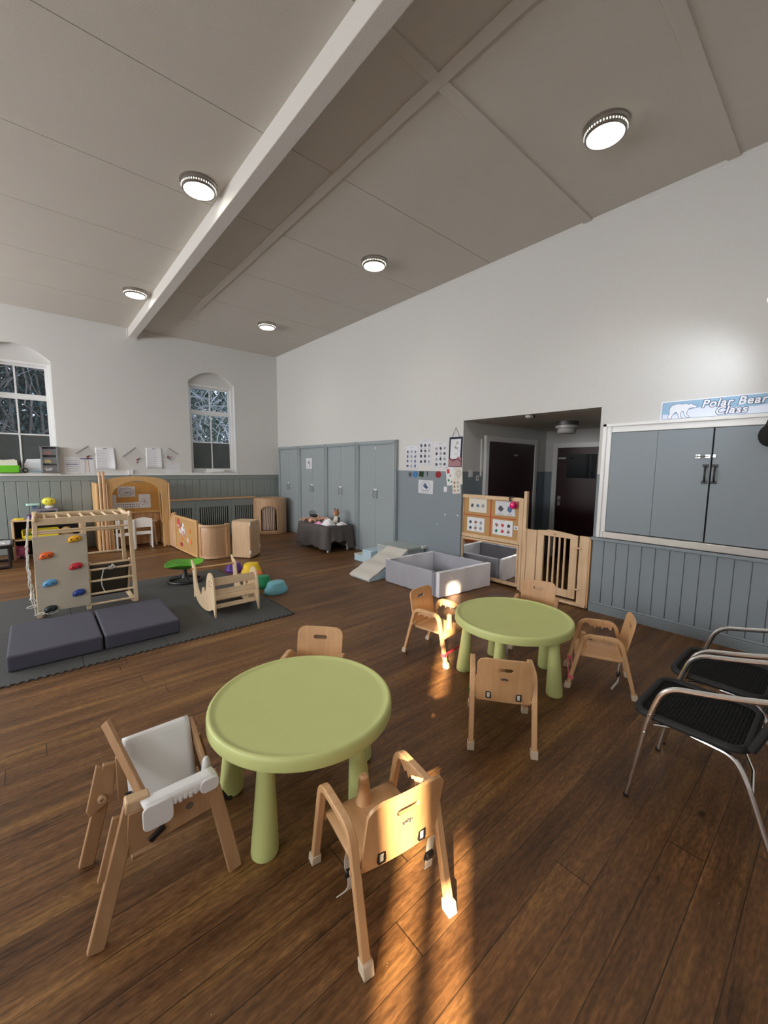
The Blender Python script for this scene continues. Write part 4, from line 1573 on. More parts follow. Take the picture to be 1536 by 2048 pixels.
# ================================================================== paper things on the walls
def marks(par, w, h, design, rnd):
    """pictograms and line work printed on a sheet; local x across, z up, facing -y"""
    by = {}
    def put(m, x0, x1, z0, z1):
        by.setdefault(m, MB()).box(x0, x1, -.0022, -.0012, z0, z1)
    def blob(m, cx, cz, r, n=9):
        pts = [(cx + r * rnd.uniform(.55, 1) * math.cos(2 * PI * k / n), cz + r * rnd.uniform(.55, 1) * math.sin(2 * PI * k / n)) for k in range(n)]
        by.setdefault(m, MB()).prism(pts, -.0022, -.0012, 'y')
    def ring(m, cx, cz, r, t=.003, sz=1.0):
        by.setdefault(m, MB()).tube([(cx + r * math.cos(2 * PI * k / 20), -.0014, cz + r * sz * math.sin(2 * PI * k / 20)) for k in range(20)], t, 4, closed=True)
    kind = design[0]
    if kind == 'grid':
        _, nx, nz, inks = design
        for i in range(nx):
            for j in range(nz):
                cx = -w / 2 + w * (i + .5) / nx * .9 + w * .05
                cz = h * (.06 + .80 * (j + .5) / nz)
                r = min(w * .9 / nx, h * .8 / nz) * .37
                blob(inks[(i + j * nx) % len(inks)], cx, cz, r)
                if rnd.random() < .6:
                    put('ink_grey', cx - r * .8, cx + r * .8, cz - r * 1.45, cz - r * 1.30)
        put('ink_grey', -w * .12, w * .12, h * .92, h * .935)
    elif kind == 'lines':
        _, n, m = design
        for k in range(n):
            z = h * (.12 + .72 * k / max(1, n - 1))
            x0 = -w * .42
            while x0 < w * .38:
                ln = rnd.uniform(.03, .10) * w * 2
                put(m, x0, min(w * .42, x0 + ln), z, z + h * .010)
                x0 += ln + w * .03
        put('ink', -w * .1, w * .1, h * .93, h * .955)
    elif kind == 'bars':
        for k in range(6):
            put('ink_blue', -w * .42, w * .42, h * (.15 + k * .13), h * (.16 + k * .13) + (.012 if k == 3 else .002))
    elif kind == 'ladder':
        put('ink_blue', -w * .45, w * .45, h * .88, h * .96)
        by.setdefault('ink_brown', MB()).bar([(-w * .17, -.0016, h * .04), (-w * .11, -.0016, h * .84)], (0, 1, 0), .001, .006)
        by['ink_brown'].bar([(w * .17, -.0016, h * .04), (w * .11, -.0016, h * .84)], (0, 1, 0), .001, .006)
        for k in range(7):
            put('ink_orange', -w * .14, w * .14, h * (.1 + k * .105), h * (.112 + k * .105))
    elif kind == 'badge':
        ring('ink_grey', 0, h * .52, min(w, h) * .42)
        blob(design[1], -w * .03, h * .60, w * .14)
        blob(design[1], w * .07, h * .46, w * .11)
        put('ink', -w * .2, w * .2, h * .22, h * .25)
    elif kind == 'oval':
        ring('ink_grey', 0, h * .5, w * .40, .004, h / w * .95)
        for k in range(4):
            blob('ink_grey', rnd.uniform(-.3, .3) * w, h * rnd.uniform(.3, .7), w * .05)
        put('ink', -w * .1, w * .1, h * .42, h * .47)
        put('ink', -w * .14, w * .14, h * .32, h * .35)
    elif kind == 'twig':
        for k in range(4):
            a = rnd.uniform(0, 6.28)
            by.setdefault('ink_brown', MB()).bar([(-w * .3 * math.cos(a), -.0016, h * .45 - h * .3 * math.sin(a)), (w * .3 * math.cos(a), -.0016, h * .45 + h * .3 * math.sin(a))], (0, 1, 0), .001, .004)
        for k in range(5):
            blob('ink_brown', rnd.uniform(-.35, .35) * w, h * rnd.uniform(.2, .8), w * .05)
    elif kind == 'card':
        put('ink_red', -w * .38, -w * .05, h * .66, h * .90)
        blob('ink_brown', 0, h * .52, w * .13)
        blob('ink_green', -w * .22, h * .28, w * .16)
        blob('ink_green', w * .1, h * .18, w * .12)
    elif kind == 'swirl':
        for k in range(4):
            ring('ink_grey', w * .05, h * .68, w * (.14 + .07 * k), .002)
        for k in range(3):
            blob('ink_grey', rnd.uniform(-.3, .3) * w, h * rnd.uniform(.25, .40), w * .06)
        put('ink_grey', -w * .3, w * .25, h * .1, h * .13)
    names = {'ink': 'dark_printing', 'ink_grey': 'grey_printing', 'ink_blue': 'blue_printing', 'ink_red': 'red_printing', 'ink_green': 'green_printing', 'ink_brown': 'brown_printing', 'ink_orange': 'orange_printing'}
    for k, mb in by.items():
        mb.build(names[k], M[k], par, smooth=0)


prnd = random.Random(11)
def sheet(name, label, wall, u, z, w, h, design, tilt=0, m='paper', cat='notice', group=None, off=0.0, curl=0.0):
    """wall 'x': right wall, u = world y of the sheet's middle; 'y': back wall, u = world x. z = lower edge"""
    if wall == 'x':
        t = thing(name, label, cat, (XR - .0005 - off, u, z + h / 2), -PI / 2, group)
    elif wall == 'y':
        t = thing(name, label, cat, (u, YB - .0005 - off, z + h / 2), 0, group)
    else:
        t = thing(name, label, cat, wall, u, group)
    t.rotation_euler.rotate_axis('Y', R(tilt)) if tilt else None
    holder = MB()
    if curl:
        holder.grid(lambda a, b: (-w / 2 + w * a, -.0008 - curl * max(0, a - .55) ** 2 * (1 - b) * 2.4, -h / 2 + h * b), 12, 8)
        so = holder.build('sheet', M[m], t, solid=.0008)
    else:
        so = holder.box(-w / 2, w / 2, -.0012, 0, -h / 2, h / 2).build('sheet', M[m], t)
    pr = bpy.data.objects.new('printing_origin', None)
    bpy.data.objects.remove(pr)
    class P_:
        pass
    before = set(bpy.data.objects)
    marks(so, w, h, design, prnd)
    for o in set(bpy.data.objects) - before:
        o.location = (0, 0, -h / 2)
    return t


G1 = 'notices on the right wall'
sheet('notice', 'small white notice on the second cupboard door', 'x', 7.88, 1.52, .25, .23, ('badge', 'ink'), off=.0345)
sheet('laminated_chart', 'leftmost plastic-covered picture chart over the grey paint', 'x', 4.705, 1.535, .29, .38, ('grid', 3, 4, ['ink', 'ink_grey', 'ink_blue']), m='paper_gloss', group=G1, tilt=1)
sheet('laminated_chart', 'tallest plastic-covered picture chart, between two lower ones', 'x', 4.405, 1.60, .285, .41, ('grid', 3, 4, ['ink', 'ink', 'ink_grey']), m='paper_gloss', group=G1)
sheet('laminated_chart', 'plastic-covered picture chart beside the hanging photo strip', 'x', 4.085, 1.56, .27, .395, ('grid', 3, 4, ['ink', 'ink_grey']), m='paper_gloss', group=G1, tilt=-1)
sheet('picture_card', 'white card with a blue bubble drawing low on the grey wall', 'x', 4.38, 1.165, .315, .212, ('badge', 'ink_blue'), m='paper_gloss', group=G1, tilt=1)
sheet('festive_card', 'white card with red and green picture, tilted under the photo strip', 'x', 3.885, 1.315, .155, .27, ('card',), group=G1, tilt=-8)
sheet('swirl_drawing', 'cream sheet with a swirl drawing at the opening edge', 'x', 3.735, 1.335, .15, .235, ('swirl',), m='paper_cream', group=G1, tilt=-3, off=.002)
sheet('scribble_drawing', 'cream sheet with scribbles hanging below the swirl drawing', 'x', 3.765, 1.20, .145, .22, ('grid', 2, 3, ['ink_brown', 'ink_grey']), m='paper_cream', group=G1, tilt=-5, off=.0035)
sheet('wall_label', 'tiny white label on the grey wall beside the festive card', 'x', 3.975, 1.215, .06, .075, ('lines', 3, 'ink_grey'), group=G1)
# hanging photo strip
t = thing('photo_strip', 'navy edged hanging photo strip on a cord beside the opening', 'hanging picture', (XR, 3.80, 1.585), -PI / 2)
MB().prism([(-.125, 0), (.115, 0), (.125, .43), (-.115, .43)], -.006, 0, 'y').build('backing', mat('navy_fabric', (.015, .017, .045), .8), t)
fr = MB().prism([(-.095, .115), (.088, .115), (.098, .40), (-.088, .40)], -.008, -.006, 'y').build('photo_sheet', M['paper_gloss'], t)
pk = MB().prism([(-.115, .006), (.108, .006), (.112, .13), (.06, .15), (0, .10), (-.06, .12), (-.112, .13)], -.012, -.008, 'y').build('pocket', mat('dusky_pink', (.38, .20, .22), .7), t)
MB().tube([(-.112, -.014, .13), (-.04, -.014, .085), (.05, -.014, .12), (.108, -.014, .075)], .006, 5).build('pocket_trim', mat('maroon', (.12, .01, .03), .7), pk)
MB().tube([(-.07, -.004, .43), (.0, -.006, .565), (.07, -.004, .43)], .003, 5).build('cord', M['ink'], t)
b = MB()
for k in range(9):
    b.ball((prnd.uniform(-.05, .06), -.008, prnd.uniform(.17, .37)), prnd.uniform(.008, .018), 7, 5, sy=.1)
b.build('photos', M['ink_grey'], fr)
# coloured cut-outs along the paint line
G2 = 'small cut-outs along the paint line'
for nm, lb, y, z, m, pts in (
        ('cutout', 'small black cut-out, leftmost under the charts', 4.73, 1.46, 'ink', [(-.03, -.035), (-.01, -.02), (-.015, -.05), (.0, -.02), (.03, -.04), (.03, .035), (.015, .035), (.012, .0), (-.01, .03), (-.03, .03)]),
        ('cutout', 'round blue cut-out under the charts', 4.61, 1.462, 'cut_blue', None),
        ('cutout', 'square dark green cut-out under the charts', 4.475, 1.47, 'cut_green', [(-.05, -.04), (.045, -.045), (.05, .04), (-.045, .042)]),
        ('cutout', 'narrow black cut-out between green square and red disc', 4.345, 1.475, 'ink', [(-.006, -.04), (.006, -.04), (.013, .04), (-.013, .04)]),
        ('cutout', 'round red cut-out under the charts', 4.12, 1.468, 'cut_red', None)):
    if m.startswith('cut') and m not in M:
        M[m] = mat(m + '_felt', {'cut_blue': (.05, .22, .50), 'cut_green': (.012, .04, .008), 'cut_red': (.33, .012, .02)}[m], .8)
    if pts is None:
        pts = [(.055 * math.cos(2 * PI * k / 24), .052 * math.sin(2 * PI * k / 24)) for k in range(24)]
    t = thing(nm, lb, 'cut-out', (XR, y, z), -PI / 2, G2)
    MB().prism(pts, -.005, 0, 'y').build('shape', M[m], t)
    if 'round' in lb:
        MB().tube([(.034 * math.cos(2 * PI * k / 20), -.006, .032 * math.sin(2 * PI * k / 20)) for k in range(20)], .003, 5, closed=True).build('stitched_ring', M['ink_blue'] if 'blue' in lb else M['ink'], t)
for y, z, r, lb in ((3.97, .872, .013, 'upper left white spot of old putty on the grey wall'), (3.73, .882, .011, 'white spot of old putty next to the notice board post'), (4.12, .715, .008, 'small low white spot of old putty on the grey wall')):
    tag(MB().ball((0, 0, 0), r, 10, 6, sx=.3).build('putty_spot', M['white_plastic']), lb, 'putty spot', 'spots of old putty').location = (XR, y, z)
# switches in the lobby entrance
for x, z, w, hh, lb in ((4.83, 1.44, .085, .10, 'white square switch plate just inside the lobby'), (5.0, 1.385, .065, .075, 'small white label beside the lobby switch')):
    t = thing('switch_plate' if w > .07 else 'switch_label', lb, 'switch' if w > .07 else 'label', (x, 3.67, z), 0)
    MB().box(-w / 2, w / 2, -.012 if w > .07 else -.002, 0, 0, hh).build('plate', M['white_plastic'], t, bevel=.003 if w > .07 else 0)
    MB().box(-.012, .012, -.016 if w > .07 else -.003, -.002, hh * .4, hh * .65).build('rocker' if w > .07 else 'printing', M['white_plastic'] if w > .07 else M['ink'], t)

# back wall papers
G3 = 'papers pinned on the window wall'
sheet('lined_form', 'white form with blue lines, leftmost sheet on the window wall', 'y', .535, 1.395, .215, .30, ('bars',), group=G3)
sheet('ladder_chart', 'white chart with a ladder drawing under the left pouch', 'y', .76, 1.395, .215, .30, ('ladder',), group=G3, off=.002)
sheet('planning_sheet', 'large curling written sheet right of the ladder chart', 'y', 1.055, 1.475, .31, .42, ('lines', 7, 'ink_grey'), group=G3, curl=.10)
sheet('planning_sheet', 'large written sheet left of the right-hand window', 'y', 1.885, 1.50, .29, .42, ('lines', 8, 'ink_grey'), group=G3, curl=.05)
sheet('landscape_sheet', 'landscape written sheet low beside the right-hand window', 'y', 2.225, 1.41, .275, .20, ('lines', 5, 'ink_grey'), group=G3, tilt=-2)


def pouch(label, x, z, w, h, tilt, seed):
    rnd = random.Random(seed)
    t = thing('zip_pouch', label, 'pouch', (x, YB, z), 0, 'clear zip pouches on the window wall')
    t.rotation_euler = (0, R(tilt), 0)
    MB().box(-w / 2, w / 2, -.006, -.002, -h / 2, h / 2).build('pouch_sheet', M['clear_plastic'], t, bevel=.002)
    MB().box(-w / 2, w / 2, -.012, -.006, h / 2 - .014, h / 2).build('slider', M['ink_grey'], t)
    b = MB()
    for k in range(7):
        p = Vector((rnd.uniform(-.05, .07), -.008, -h / 2 + rnd.uniform(.02, .07)))
        q = p + Vector((rnd.uniform(-.05, .05), 0, rnd.uniform(-.02, .03)))
        b.tube([p, q], .005, 5)
    b.build('contents', M['ink'], t)
    c_ = MB()
    for k in range(3):
        c_.ball((rnd.uniform(-.06, .06), -.008, -h / 2 + rnd.uniform(.02, .07)), .012, 8, 5, sy=.4)
    c_.build('red_contents', M['ink_red'], t)


pouch('clear zip pouch above the ladder chart', .76, 1.76, .24, .21, -38, 1)
pouch('clear zip pouch between the two planning sheets', 1.53, 1.72, .30, .27, -40, 2)
pouch('clear zip pouch beside the right-hand window', 2.19, 1.78, .22, .21, 38, 3)
t = thing('socket_box', 'small white socket box on the ledge of the window wall', 'socket', (1.455, YB, 1.374), 0)
MB().box(-.045, .045, -.035, 0, 0, .095).build('box', M['white_plastic'], t, bevel=.004)
MB().tube([(-.03, -.02, .0), (-.03, -.055, -.005), (-.03, -.055, -.03)], .005, 5).build('cable', M['black'], t)

# ================================================================== window ledge clutter, left
t = thing('storage_caddy', 'green storage caddy with papers on the left window ledge', 'caddy', (-.35, YB - .00, 1.412))
c_ = MB().prism([(-.17, 0), (.16, 0), (.175, .125), (-.17, .125)], -.12, .06, 'y').build('bin', mat('lime_green_plastic', (.13, .50, .02), .4), t, bevel=.012)
pp = MB()
for k in range(7):
    pp.obox((-.02 + prnd.uniform(-.03, .03), -.02 + k * .012, .155 + prnd.uniform(-.01, .02)), (.27, .004, .09), ry=prnd.uniform(-.15, .15), rx=prnd.uniform(-.3, .3))
pp.build('papers', M['paper_cream'], t)
t2 = thing('tape_roll', 'small black roll beside the green caddy', 'tape', (-.115, YB - .05, 1.412))
MB().tube([(.032 * math.cos(2 * PI * k / 18), 0, .042 + .032 * math.sin(2 * PI * k / 18)) for k in range(18)], .010, 6, closed=True).build('roll', M['black'], t2)
t = thing('drawer_tower', 'grey drawer tower of small trays on the left window ledge', 'drawer unit', (.225, YB + .015, 1.412))
f = MB()
for x in (-.125, .095):
    f.box(x, x + .030, -.13, .06, 0, .465)
f.box(-.125, .125, -.13, .06, .45, .465)
f.box(-.125, .125, -.13, .06, 0, .012)
f.box(-.125, .125, .05, .06, 0, .45)
f.build('tower_frame', mat('mid_grey_plastic', (.20, .21, .22), .45), t, bevel=.003)
for k, (z, m) in enumerate(((.02, 'clear_plastic'), (.16, 'clear_plastic'), (.31, 'clear_plastic'))):
    d = MB()
    d.box(-.094, .094, -.128, -.122, z, z + .11)
    d.box(-.094, .094, -.12, .045, z, z + .008)
    d = d.build('tray', M[m], t)
    b = MB()
    for q in range(5):
        b.obox((prnd.uniform(-.06, .06), prnd.uniform(-.09, .0), z + .03 + prnd.uniform(0, .02)), (prnd.uniform(.03, .1), .02, .03), ry=prnd.uniform(-.5, .5))
    b.build('tray_contents', (M['white_plastic'], mat('yellow_tape', (.75, .58, .05), .5), M['ink_red'])[k], d)
t = thing('folder_stack', 'pale blue folders lying beside the grey drawer tower', 'folders', (.02, YB - .01, 1.412))
for k in range(3):
    MB().obox((0, 0, .006 + k * .011), (.17 - k * .01, .12, .010), rz=.06 * k).build('folder', (M['soft_blue'], M['ink_blue'], M['soft_blue'])[k], t)
t = thing('white_board', 'white sheet standing against the left window panes', 'sheet', (.015, YB + .075, 1.412))
MB().prism([(-.14, 0), (.10, 0), (.10, .245), (-.10, .235), (-.14, .15)], -.003, .003, 'y', Matrix.Rotation(R(-6), 4, 'X')).build('card', M['paper'], t)
# right window sill
t = thing('white_tray', 'white tray lying on the right-hand window sill', 'tray', (3.11, YB + .02, 1.412))
MB().box(-.22, .17, -.07, .05, 0, .018).build('tray_base', M['white_plastic'], t, bevel=.005)
MB().box(-.17, .20, .0, .045, .018, .075).build('long_box', M['white_gloss'], t, bevel=.004)

# ================================================================== radiator covers
RC = [(1.97, 2.575, 'grey slatted radiator cover next to the play arch, leftmost of three'), (2.58, 3.345, 'widest grey slatted radiator cover, in the middle of three'), (3.35, 3.92, 'grey slatted radiator cover nearest the curtain den')]
for x0, x1, lb in RC:
    t = thing('radiator_cover', lb, 'radiator cover', ((x0 + x1) / 2, 9.27, 0), 0, 'slatted radiator covers under the window')
    w = (x1 - x0) / 2
    hgt, z0, z1 = .825, .17, .665
    f = MB()
    f.box(-w, w, -.095, -.08, z1, hgt)
    f.box(-w, w, -.095, -.08, 0, z0)
    n = max(6, int((2 * w - .14) / .042))
    pitch = (2 * w - .14) / n
    f.box(-w, -w + .07 + .008, -.095, -.08, z0, z1)
    f.box(w - .07 - .008, w, -.095, -.08, z0, z1)
    for k in range(1, n):
        x = -w + .07 + k * pitch
        f.box(x - pitch * .29, x + pitch * .29, -.095, -.08, z0, z1)
    f.build('slatted_front', M['greygreen'], t, bevel=.002, seg=1)
    s = MB()
    s.box(-w, -w + .015, -.08, .11, 0, hgt)
    s.box(w - .015, w, -.08, .11, 0, hgt)
    s.build('side_panels', M['greygreen'], t)
    MB().box(-w + .02, w - .02, -.05, .05, .1, .72).build('radiator', M['dark'], t)
    MB().box(-w, w, -.115, .115, hgt, hgt + .028).build('top_board', M['beech'], t, bevel=.004)

# ================================================================== curtain den in the corner
t = thing('curtain_den', 'curved slatted wooden den with a taupe curtain in the room corner', 'den', (4.12, 8.98, 0))
Hc = .81
def front(u, z, r=0.0):
    a = R(200 + 118 * u)
    cx, cy, rad = .05, .13, .50 + r
    return Vector((cx + rad * math.cos(a) * .86, cy + rad * math.sin(a), z))
cpts = [(front(k / 28, 0).x, front(k / 28, 0).y) for k in range(29)]
back = [(.30, .33), (-.17, .33), (-.185, .165)]
def hole(u, v):
    if not (.20 < u < .60 and .10 < v):
        return False
    k = (u - .40) / .20
    return v < .66 + .16 * math.sqrt(max(0, 1 - k * k))
MB().grid(lambda u, v: front(u, v * Hc), 56, 40, hole).build('curved_front', M['panel_wood'], t, solid=.022, smooth=50)
fr_ = []
for k in range(31):
    f_ = k / 30
    if f_ < .3:
        fr_.append(front(.20, (.10 + .56 * f_ / .3) * Hc, .012))
    elif f_ < .7:
        a = PI * (1 - (f_ - .3) / .4)
        fr_.append(front(.40 + .20 * math.cos(a), (.66 + .16 * math.sin(a)) * Hc, .012))
    else:
        fr_.append(front(.60, (.66 - .56 * (f_ - .7) / .3) * Hc, .012))
fr_.append(front(.40, .10 * Hc, .012))
MB().tube(fr_, .010, 6, closed=True).build('opening_rim', M['beech'], t)
MB().prism([(p[0] * 1.02, p[1] * 1.02) for p in cpts] + back, Hc, Hc + .02, 'z').build('den_top', M['panel_wood'], t, bevel=.004)
MB().prism([(p[0] * .97, p[1] * .97) for p in cpts] + back, .012, .05, 'z').build('den_base', M['panel_wood'], t)
s = MB()
a_, b_ = front(1, 0), front(0, 0)
s.bar([(a_.x, a_.y, Hc / 2 + .01), (.30, .33, Hc / 2 + .01)], (0, 0, 1), Hc - .02, .018)
s.bar([(b_.x, b_.y, Hc / 2 + .01), (-.185, .165, Hc / 2 + .01), (-.17, .33, Hc / 2 + .01)], (0, 0, 1), Hc - .02, .018)
s.build('den_sides', M['panel_wood'], t)
ft = MB()
for k in (.05, .3, .5, .7, .95):
    p = front(k, 0)
    ft.box(p.x - .015, p.x + .015, p.y - .0, p.y + .03, 0, .014)
ft.build('den_feet', M['black'], t)
taupe = mat('taupe_curtain', (.40, .29, .23), .9, bump=.3, bscale=200)
for u0, u1, pinch in ((.20, .42, .02), (.40, .59, -.03)):
    def cur(u, v, u0=u0, u1=u1, pinch=pinch):
        z = Hc * (.115 + .69 * v)
        uu = u0 + (u1 - u0) * u
        nar = 1 - .25 * math.sin(PI * min(1, (1 - v) * 1.15))
        um = (u0 + u1) / 2
        uu = um + (uu - um) * nar + pinch * (1 - v)
        return front(uu, z, -.024 + .010 * math.sin(u * 19))
    MB().grid(cur, 36, 20).build('curtain', taupe, t, solid=.004, smooth=60)

# ================================================================== play arch with folded panels
t = thing('play_arch', 'tall wooden play arch with panels and a shelf in front of the window wall', 'play house', (1.40, 8.95, 0))
ox, oy = 1.40, 8.95
arch_o = [(1.93 - ox, 0), (1.93 - ox, 1.235)] + [(1.41 + .52 * math.cos(PI * k / 20) - ox, 1.235 + .122 * math.sin(PI * k / 20)) for k in range(1, 20)] + [(.965 - ox, 1.235), (.965 - ox, 0)]
arch_i = [(1.025 - ox, 0), (1.025 - ox, .98)] + [(1.4225 - .3975 * math.cos(PI * k / 24) - ox, .98 + .29 * math.sin(PI * k / 24)) for k in range(1, 24)] + [(1.82 - ox, .98), (1.82 - ox, 0)]
MB().prism(arch_o[:2] + arch_o[2:-2] + arch_o[-2:] + arch_i, 8.63 - oy, 8.675 - oy, 'y').build('arch_front', M['pine'], t, bevel=.004)
for x0, x1, y0, y1, zt, m in ((.838, .872, 8.60, 8.66, 1.44, 'maple'), (.890, .932, 8.585, 8.655, 1.445, 'beech'), (.936, .962, 8.59, 8.66, 1.24, 'maple'), (1.935, 1.965, 8.61, 8.69, 1.225, 'beech')):
    MB().box(x0 - ox, x1 - ox, y0 - oy, y1 - oy, .012, zt).build('post', M[m], t, bevel=.01)
MB().box(.80 - ox, .83 - ox, 8.66 - oy, 9.38 - oy, .012, 1.235).build('side_panel', M['pine'], t, bevel=.006)
MB().box(.872 - ox, .888 - ox, 8.62 - oy, 9.20 - oy, .03, 1.20).build('folded_panel', M['panel_wood'], t, bevel=.004)
MB().box(.90 - ox, .92 - ox, 8.66 - oy, 9.20 - oy, .03, 1.10).build('folded_panel', M['panel_wood'], t, bevel=.004)
cutr = MB().prism([(8.90 - oy + .15 * math.cos(2 * PI * k / 28), .80 + .36 * math.sin(2 * PI * k / 28)) for k in range(28)], .2, .7, 'x')
MB().box(1.86 - ox, 1.885 - ox, 8.675 - oy, 9.13 - oy, .012, 1.225).build('side_panel', M['pine'], t, cut=cutr)
MB().box(.965 - ox, 1.86 - ox, 9.10 - oy, 9.125 - oy, .012, 1.235).build('back_panel', M['orange_wood'], t, bevel=.003)
MB().box(.965 - ox, 1.86 - ox, 9.03 - oy, 9.10 - oy, .635, .665).build('shelf', M['pine'], t, bevel=.003)
r_ = MB()
for k in range(8):
    r_.box(.98 + k * .11 - ox, 1.08 + k * .11 - ox, 9.09 - oy, 9.10 - oy, .02, .63)
r_.build('lower_boards', M['beech'], t, bevel=.003)
ft = MB()
for x in (.855, .91, .95, 1.87, 1.94):
    ft.box(x - .015 - ox, x + .015 - ox, 8.62 - oy, 8.65 - oy, 0, .014)
ft.build('glides', M['black'], t)
sheet('arch_notice', 'framed oval notice pinned at the top inside the play arch', (1.315, 9.0995, 1.05), 0, 0, .29, .20, ('oval',), m='paper_gloss', cat='notice', group='papers inside the play arch')
sheet('arch_picture', 'twig picture at the right inside the play arch', (1.615, 9.0985, .86), 0, 0, .20, .27, ('twig',), m='paper', cat='picture', group='papers inside the play arch')
sheet('arch_picture', 'twig picture at the left inside the play arch', (1.06, 9.0985, .86), 0, 0, .17, .27, ('twig',), m='paper', cat='picture', group='papers inside the play arch')
sheet('arch_strip', 'long strip of small drawings between the two twig pictures', (1.345, 9.0995, .785), 0, 0, .41, .115, ('grid', 10, 2, ['ink', 'ink_brown', 'ink_blue']), m='paper', cat='picture', group='papers inside the play arch')

# small white chairs and wooden table inside the arch
def small_chair():
    t = thing('child_chair', 'x', 'chair')
    wm = M['white_gloss']
    for x in (-.135, .135):
        MB().box(x - .014, x + .014, -.135, -.105, 0, .56).build('rear_leg', wm, t, bevel=.004)
        MB().box(x - .014, x + .014, .105, .135, 0, .27).build('front_leg', wm, t, bevel=.004)
    bk = [(-.12, .40), (.12, .40), (.12, .565)] + [(.12 - .24 * k / 10, .565 + .022 * math.sin(PI * k / 10)) for k in range(1, 10)] + [(-.12, .565)]
    MB().prism(bk, -.130, -.114, 'y').build('backrest', wm, t, bevel=.003)
    MB().box(-.12, .12, -.130, -.114, .265, .325).build('back_rail', wm, t, bevel=.003)
    MB().box(-.15, .15, -.102, .15, .27, .29).build('seat', wm, t, bevel=.004)
    return t
sc0 = small_chair()
sc0.location = (1.19, 8.745, 0)
sc0.rotation_euler = (0, 0, R(3))
sc0['label'] = 'left small white chair tucked under the play arch'
sc0['group'] = 'small white chairs in the play arch'
sc1 = copy_tree(sc0)
sc1.location = (1.505, 8.785, 0)
sc1.rotation_euler = (0, 0, R(-5))
sc1['label'] = 'right small white chair tucked under the play arch'
t = thing('child_table', 'small wooden table behind the white chairs in the play arch', 'table', (1.42, 8.965, 0))
MB().box(-.36, .36, -.05, .10, .455, .485).build('tabletop', M['maple'], t, bevel=.006)
for x in (-.32, .32):
    MB().cone((x * 1.06, -.02, 0), (x * .95, -.01, .455), .015, .021, 12).build('leg', M['maple'], t)
    MB().cone((x * 1.06, .085, 0), (x * .95, .075, .455), .015, .021, 12).build('leg', M['maple'], t)

# ================================================================== low divider: wave panel, cork panel, curved panel, cabinet
t = thing('wave_divider', 'low wooden divider with wave top and cork board beside the play arch', 'divider', (1.97, 7.9, 0))
# local: y along the run (towards the back is +)
def ry_(y): return y - 7.9
wave = [(ry_(8.585), .02), (ry_(8.25), .02), (ry_(8.25), .66), (ry_(8.30), .665), (ry_(8.38), .64), (ry_(8.46), .56), (ry_(8.53), .50), (ry_(8.585), .495)]
Ms = Matrix(((1, .047, 0, 0), (0, 1, 0, 0), (0, 0, 1, 0), (0, 0, 0, 1))) @ Matrix.Identity(4)
Ms = Matrix.Rotation(R(3.0), 4, 'Z')
MB().prism(wave, -.018, .018, 'x', Ms).build('wave_panel', M['panel_wood'], t, bevel=.004)
MB().bar([Ms @ Vector((-.004, y, z + .008)) for y, z in wave[2:]], Ms @ Vector((1, 0, 0)), .05, .022).build('wave_rail', M['pine'], t, bevel=.004)
MB().box(-.006, .006, ry_(7.13), ry_(8.22), .05, .62, Ms).build('cork_board', M['cork'], t)
f = MB()
f.box(-.02, .02, ry_(7.10), ry_(8.245), .612, .645, Ms)
f.box(-.02, .02, ry_(7.10), ry_(8.245), .015, .05, Ms)
f.box(-.02, .02, ry_(7.10), ry_(7.14), .05, .612, Ms)
f.box(-.02, .02, ry_(8.21), ry_(8.245), .05, .612, Ms)
f.build('cork_frame', M['pine'], t, bevel=.004)
g = MB()
for y in (7.15, 8.2, 8.55):
    g.box(-.015, .015, ry_(y) - .02, ry_(y) + .02, 0, .016, Ms)
g.build('glides', M['black'], t)
pcs = [('picture_cutout', 'red and white picture cut-out at the top left of the cork board', 8.07, .50, 'ink_red', .085, .10), ('picture_cutout', 'white bubble cut-out in the middle of the cork board', 7.82, .41, 'paper', .10, .12),
       ('picture_cutout', 'pink cut-out below the white bubble on the cork board', 7.80, .325, 'cut_pink', .055, .06), ('picture_cutout', 'dark brown cut-out right of the red picture', 7.90, .49, 'ink_brown', .05, .05),
       ('picture_cutout', 'dark red cut-out low on the cork board', 7.93, .13, 'cut_red', .075, .05), ('picture_cutout', 'small orange heart cut-out low on the cork board', 7.88, .235, 'ink_orange', .035, .035),
       ('picture_cutout', 'orange and red cut-out at the right of the cork board', 7.47, .43, 'ink_orange', .045, .05), ('picture_cutout', 'white and grey cut-out low right on the cork board', 7.58, .245, 'paper', .035, .05),
       ('picture_cutout', 'orange ring cut-out rightmost on the cork board', 7.43, .24, 'ink_orange', .05, .06), ('picture_cutout', 'white cut-out left below the red picture', 7.98, .375, 'paper', .05, .045)]
M['cut_pink'] = mat('pink_felt', (.70, .28, .34), .8)
rnd = random.Random(21)
for nm, lb, y, z, m, a, b in pcs:
    pts = smoothpoly([(a * rnd.uniform(.75, 1.1) * math.cos(2 * PI * k / 7), b * rnd.uniform(.75, 1.1) * math.sin(2 * PI * k / 7)) for k in range(7)], 3)
    p = Ms @ Vector((-.0065, ry_(y), z)) + Vector((1.97, 7.9, 0))
    q = thing(nm, lb, 'cut-out', p, R(3.0), 'cut-outs on the cork board')
    MB().prism(pts, -.004, 0, 'x').build('shape', M[m], q)
    d = MB()
    for k in range(2):
        d.prism([(a * .5 * rnd.uniform(-1, 1) + a * .22 * math.cos(2 * PI * j / 6), b * .5 * rnd.uniform(-1, 1) * 0 + b * .22 * math.sin(2 * PI * j / 6)) for j in range(6)][:3] + [(0, b * .3)], -.005, -.004, 'x') if False else d.ball((-.004, a * rnd.uniform(-.5, .5), b * rnd.uniform(-.5, .5)), a * .25, 8, 5, sx=.08)
    d.build('detail', M[rnd.choice(['ink', 'ink_red', 'ink_brown', 'paper'])], q)
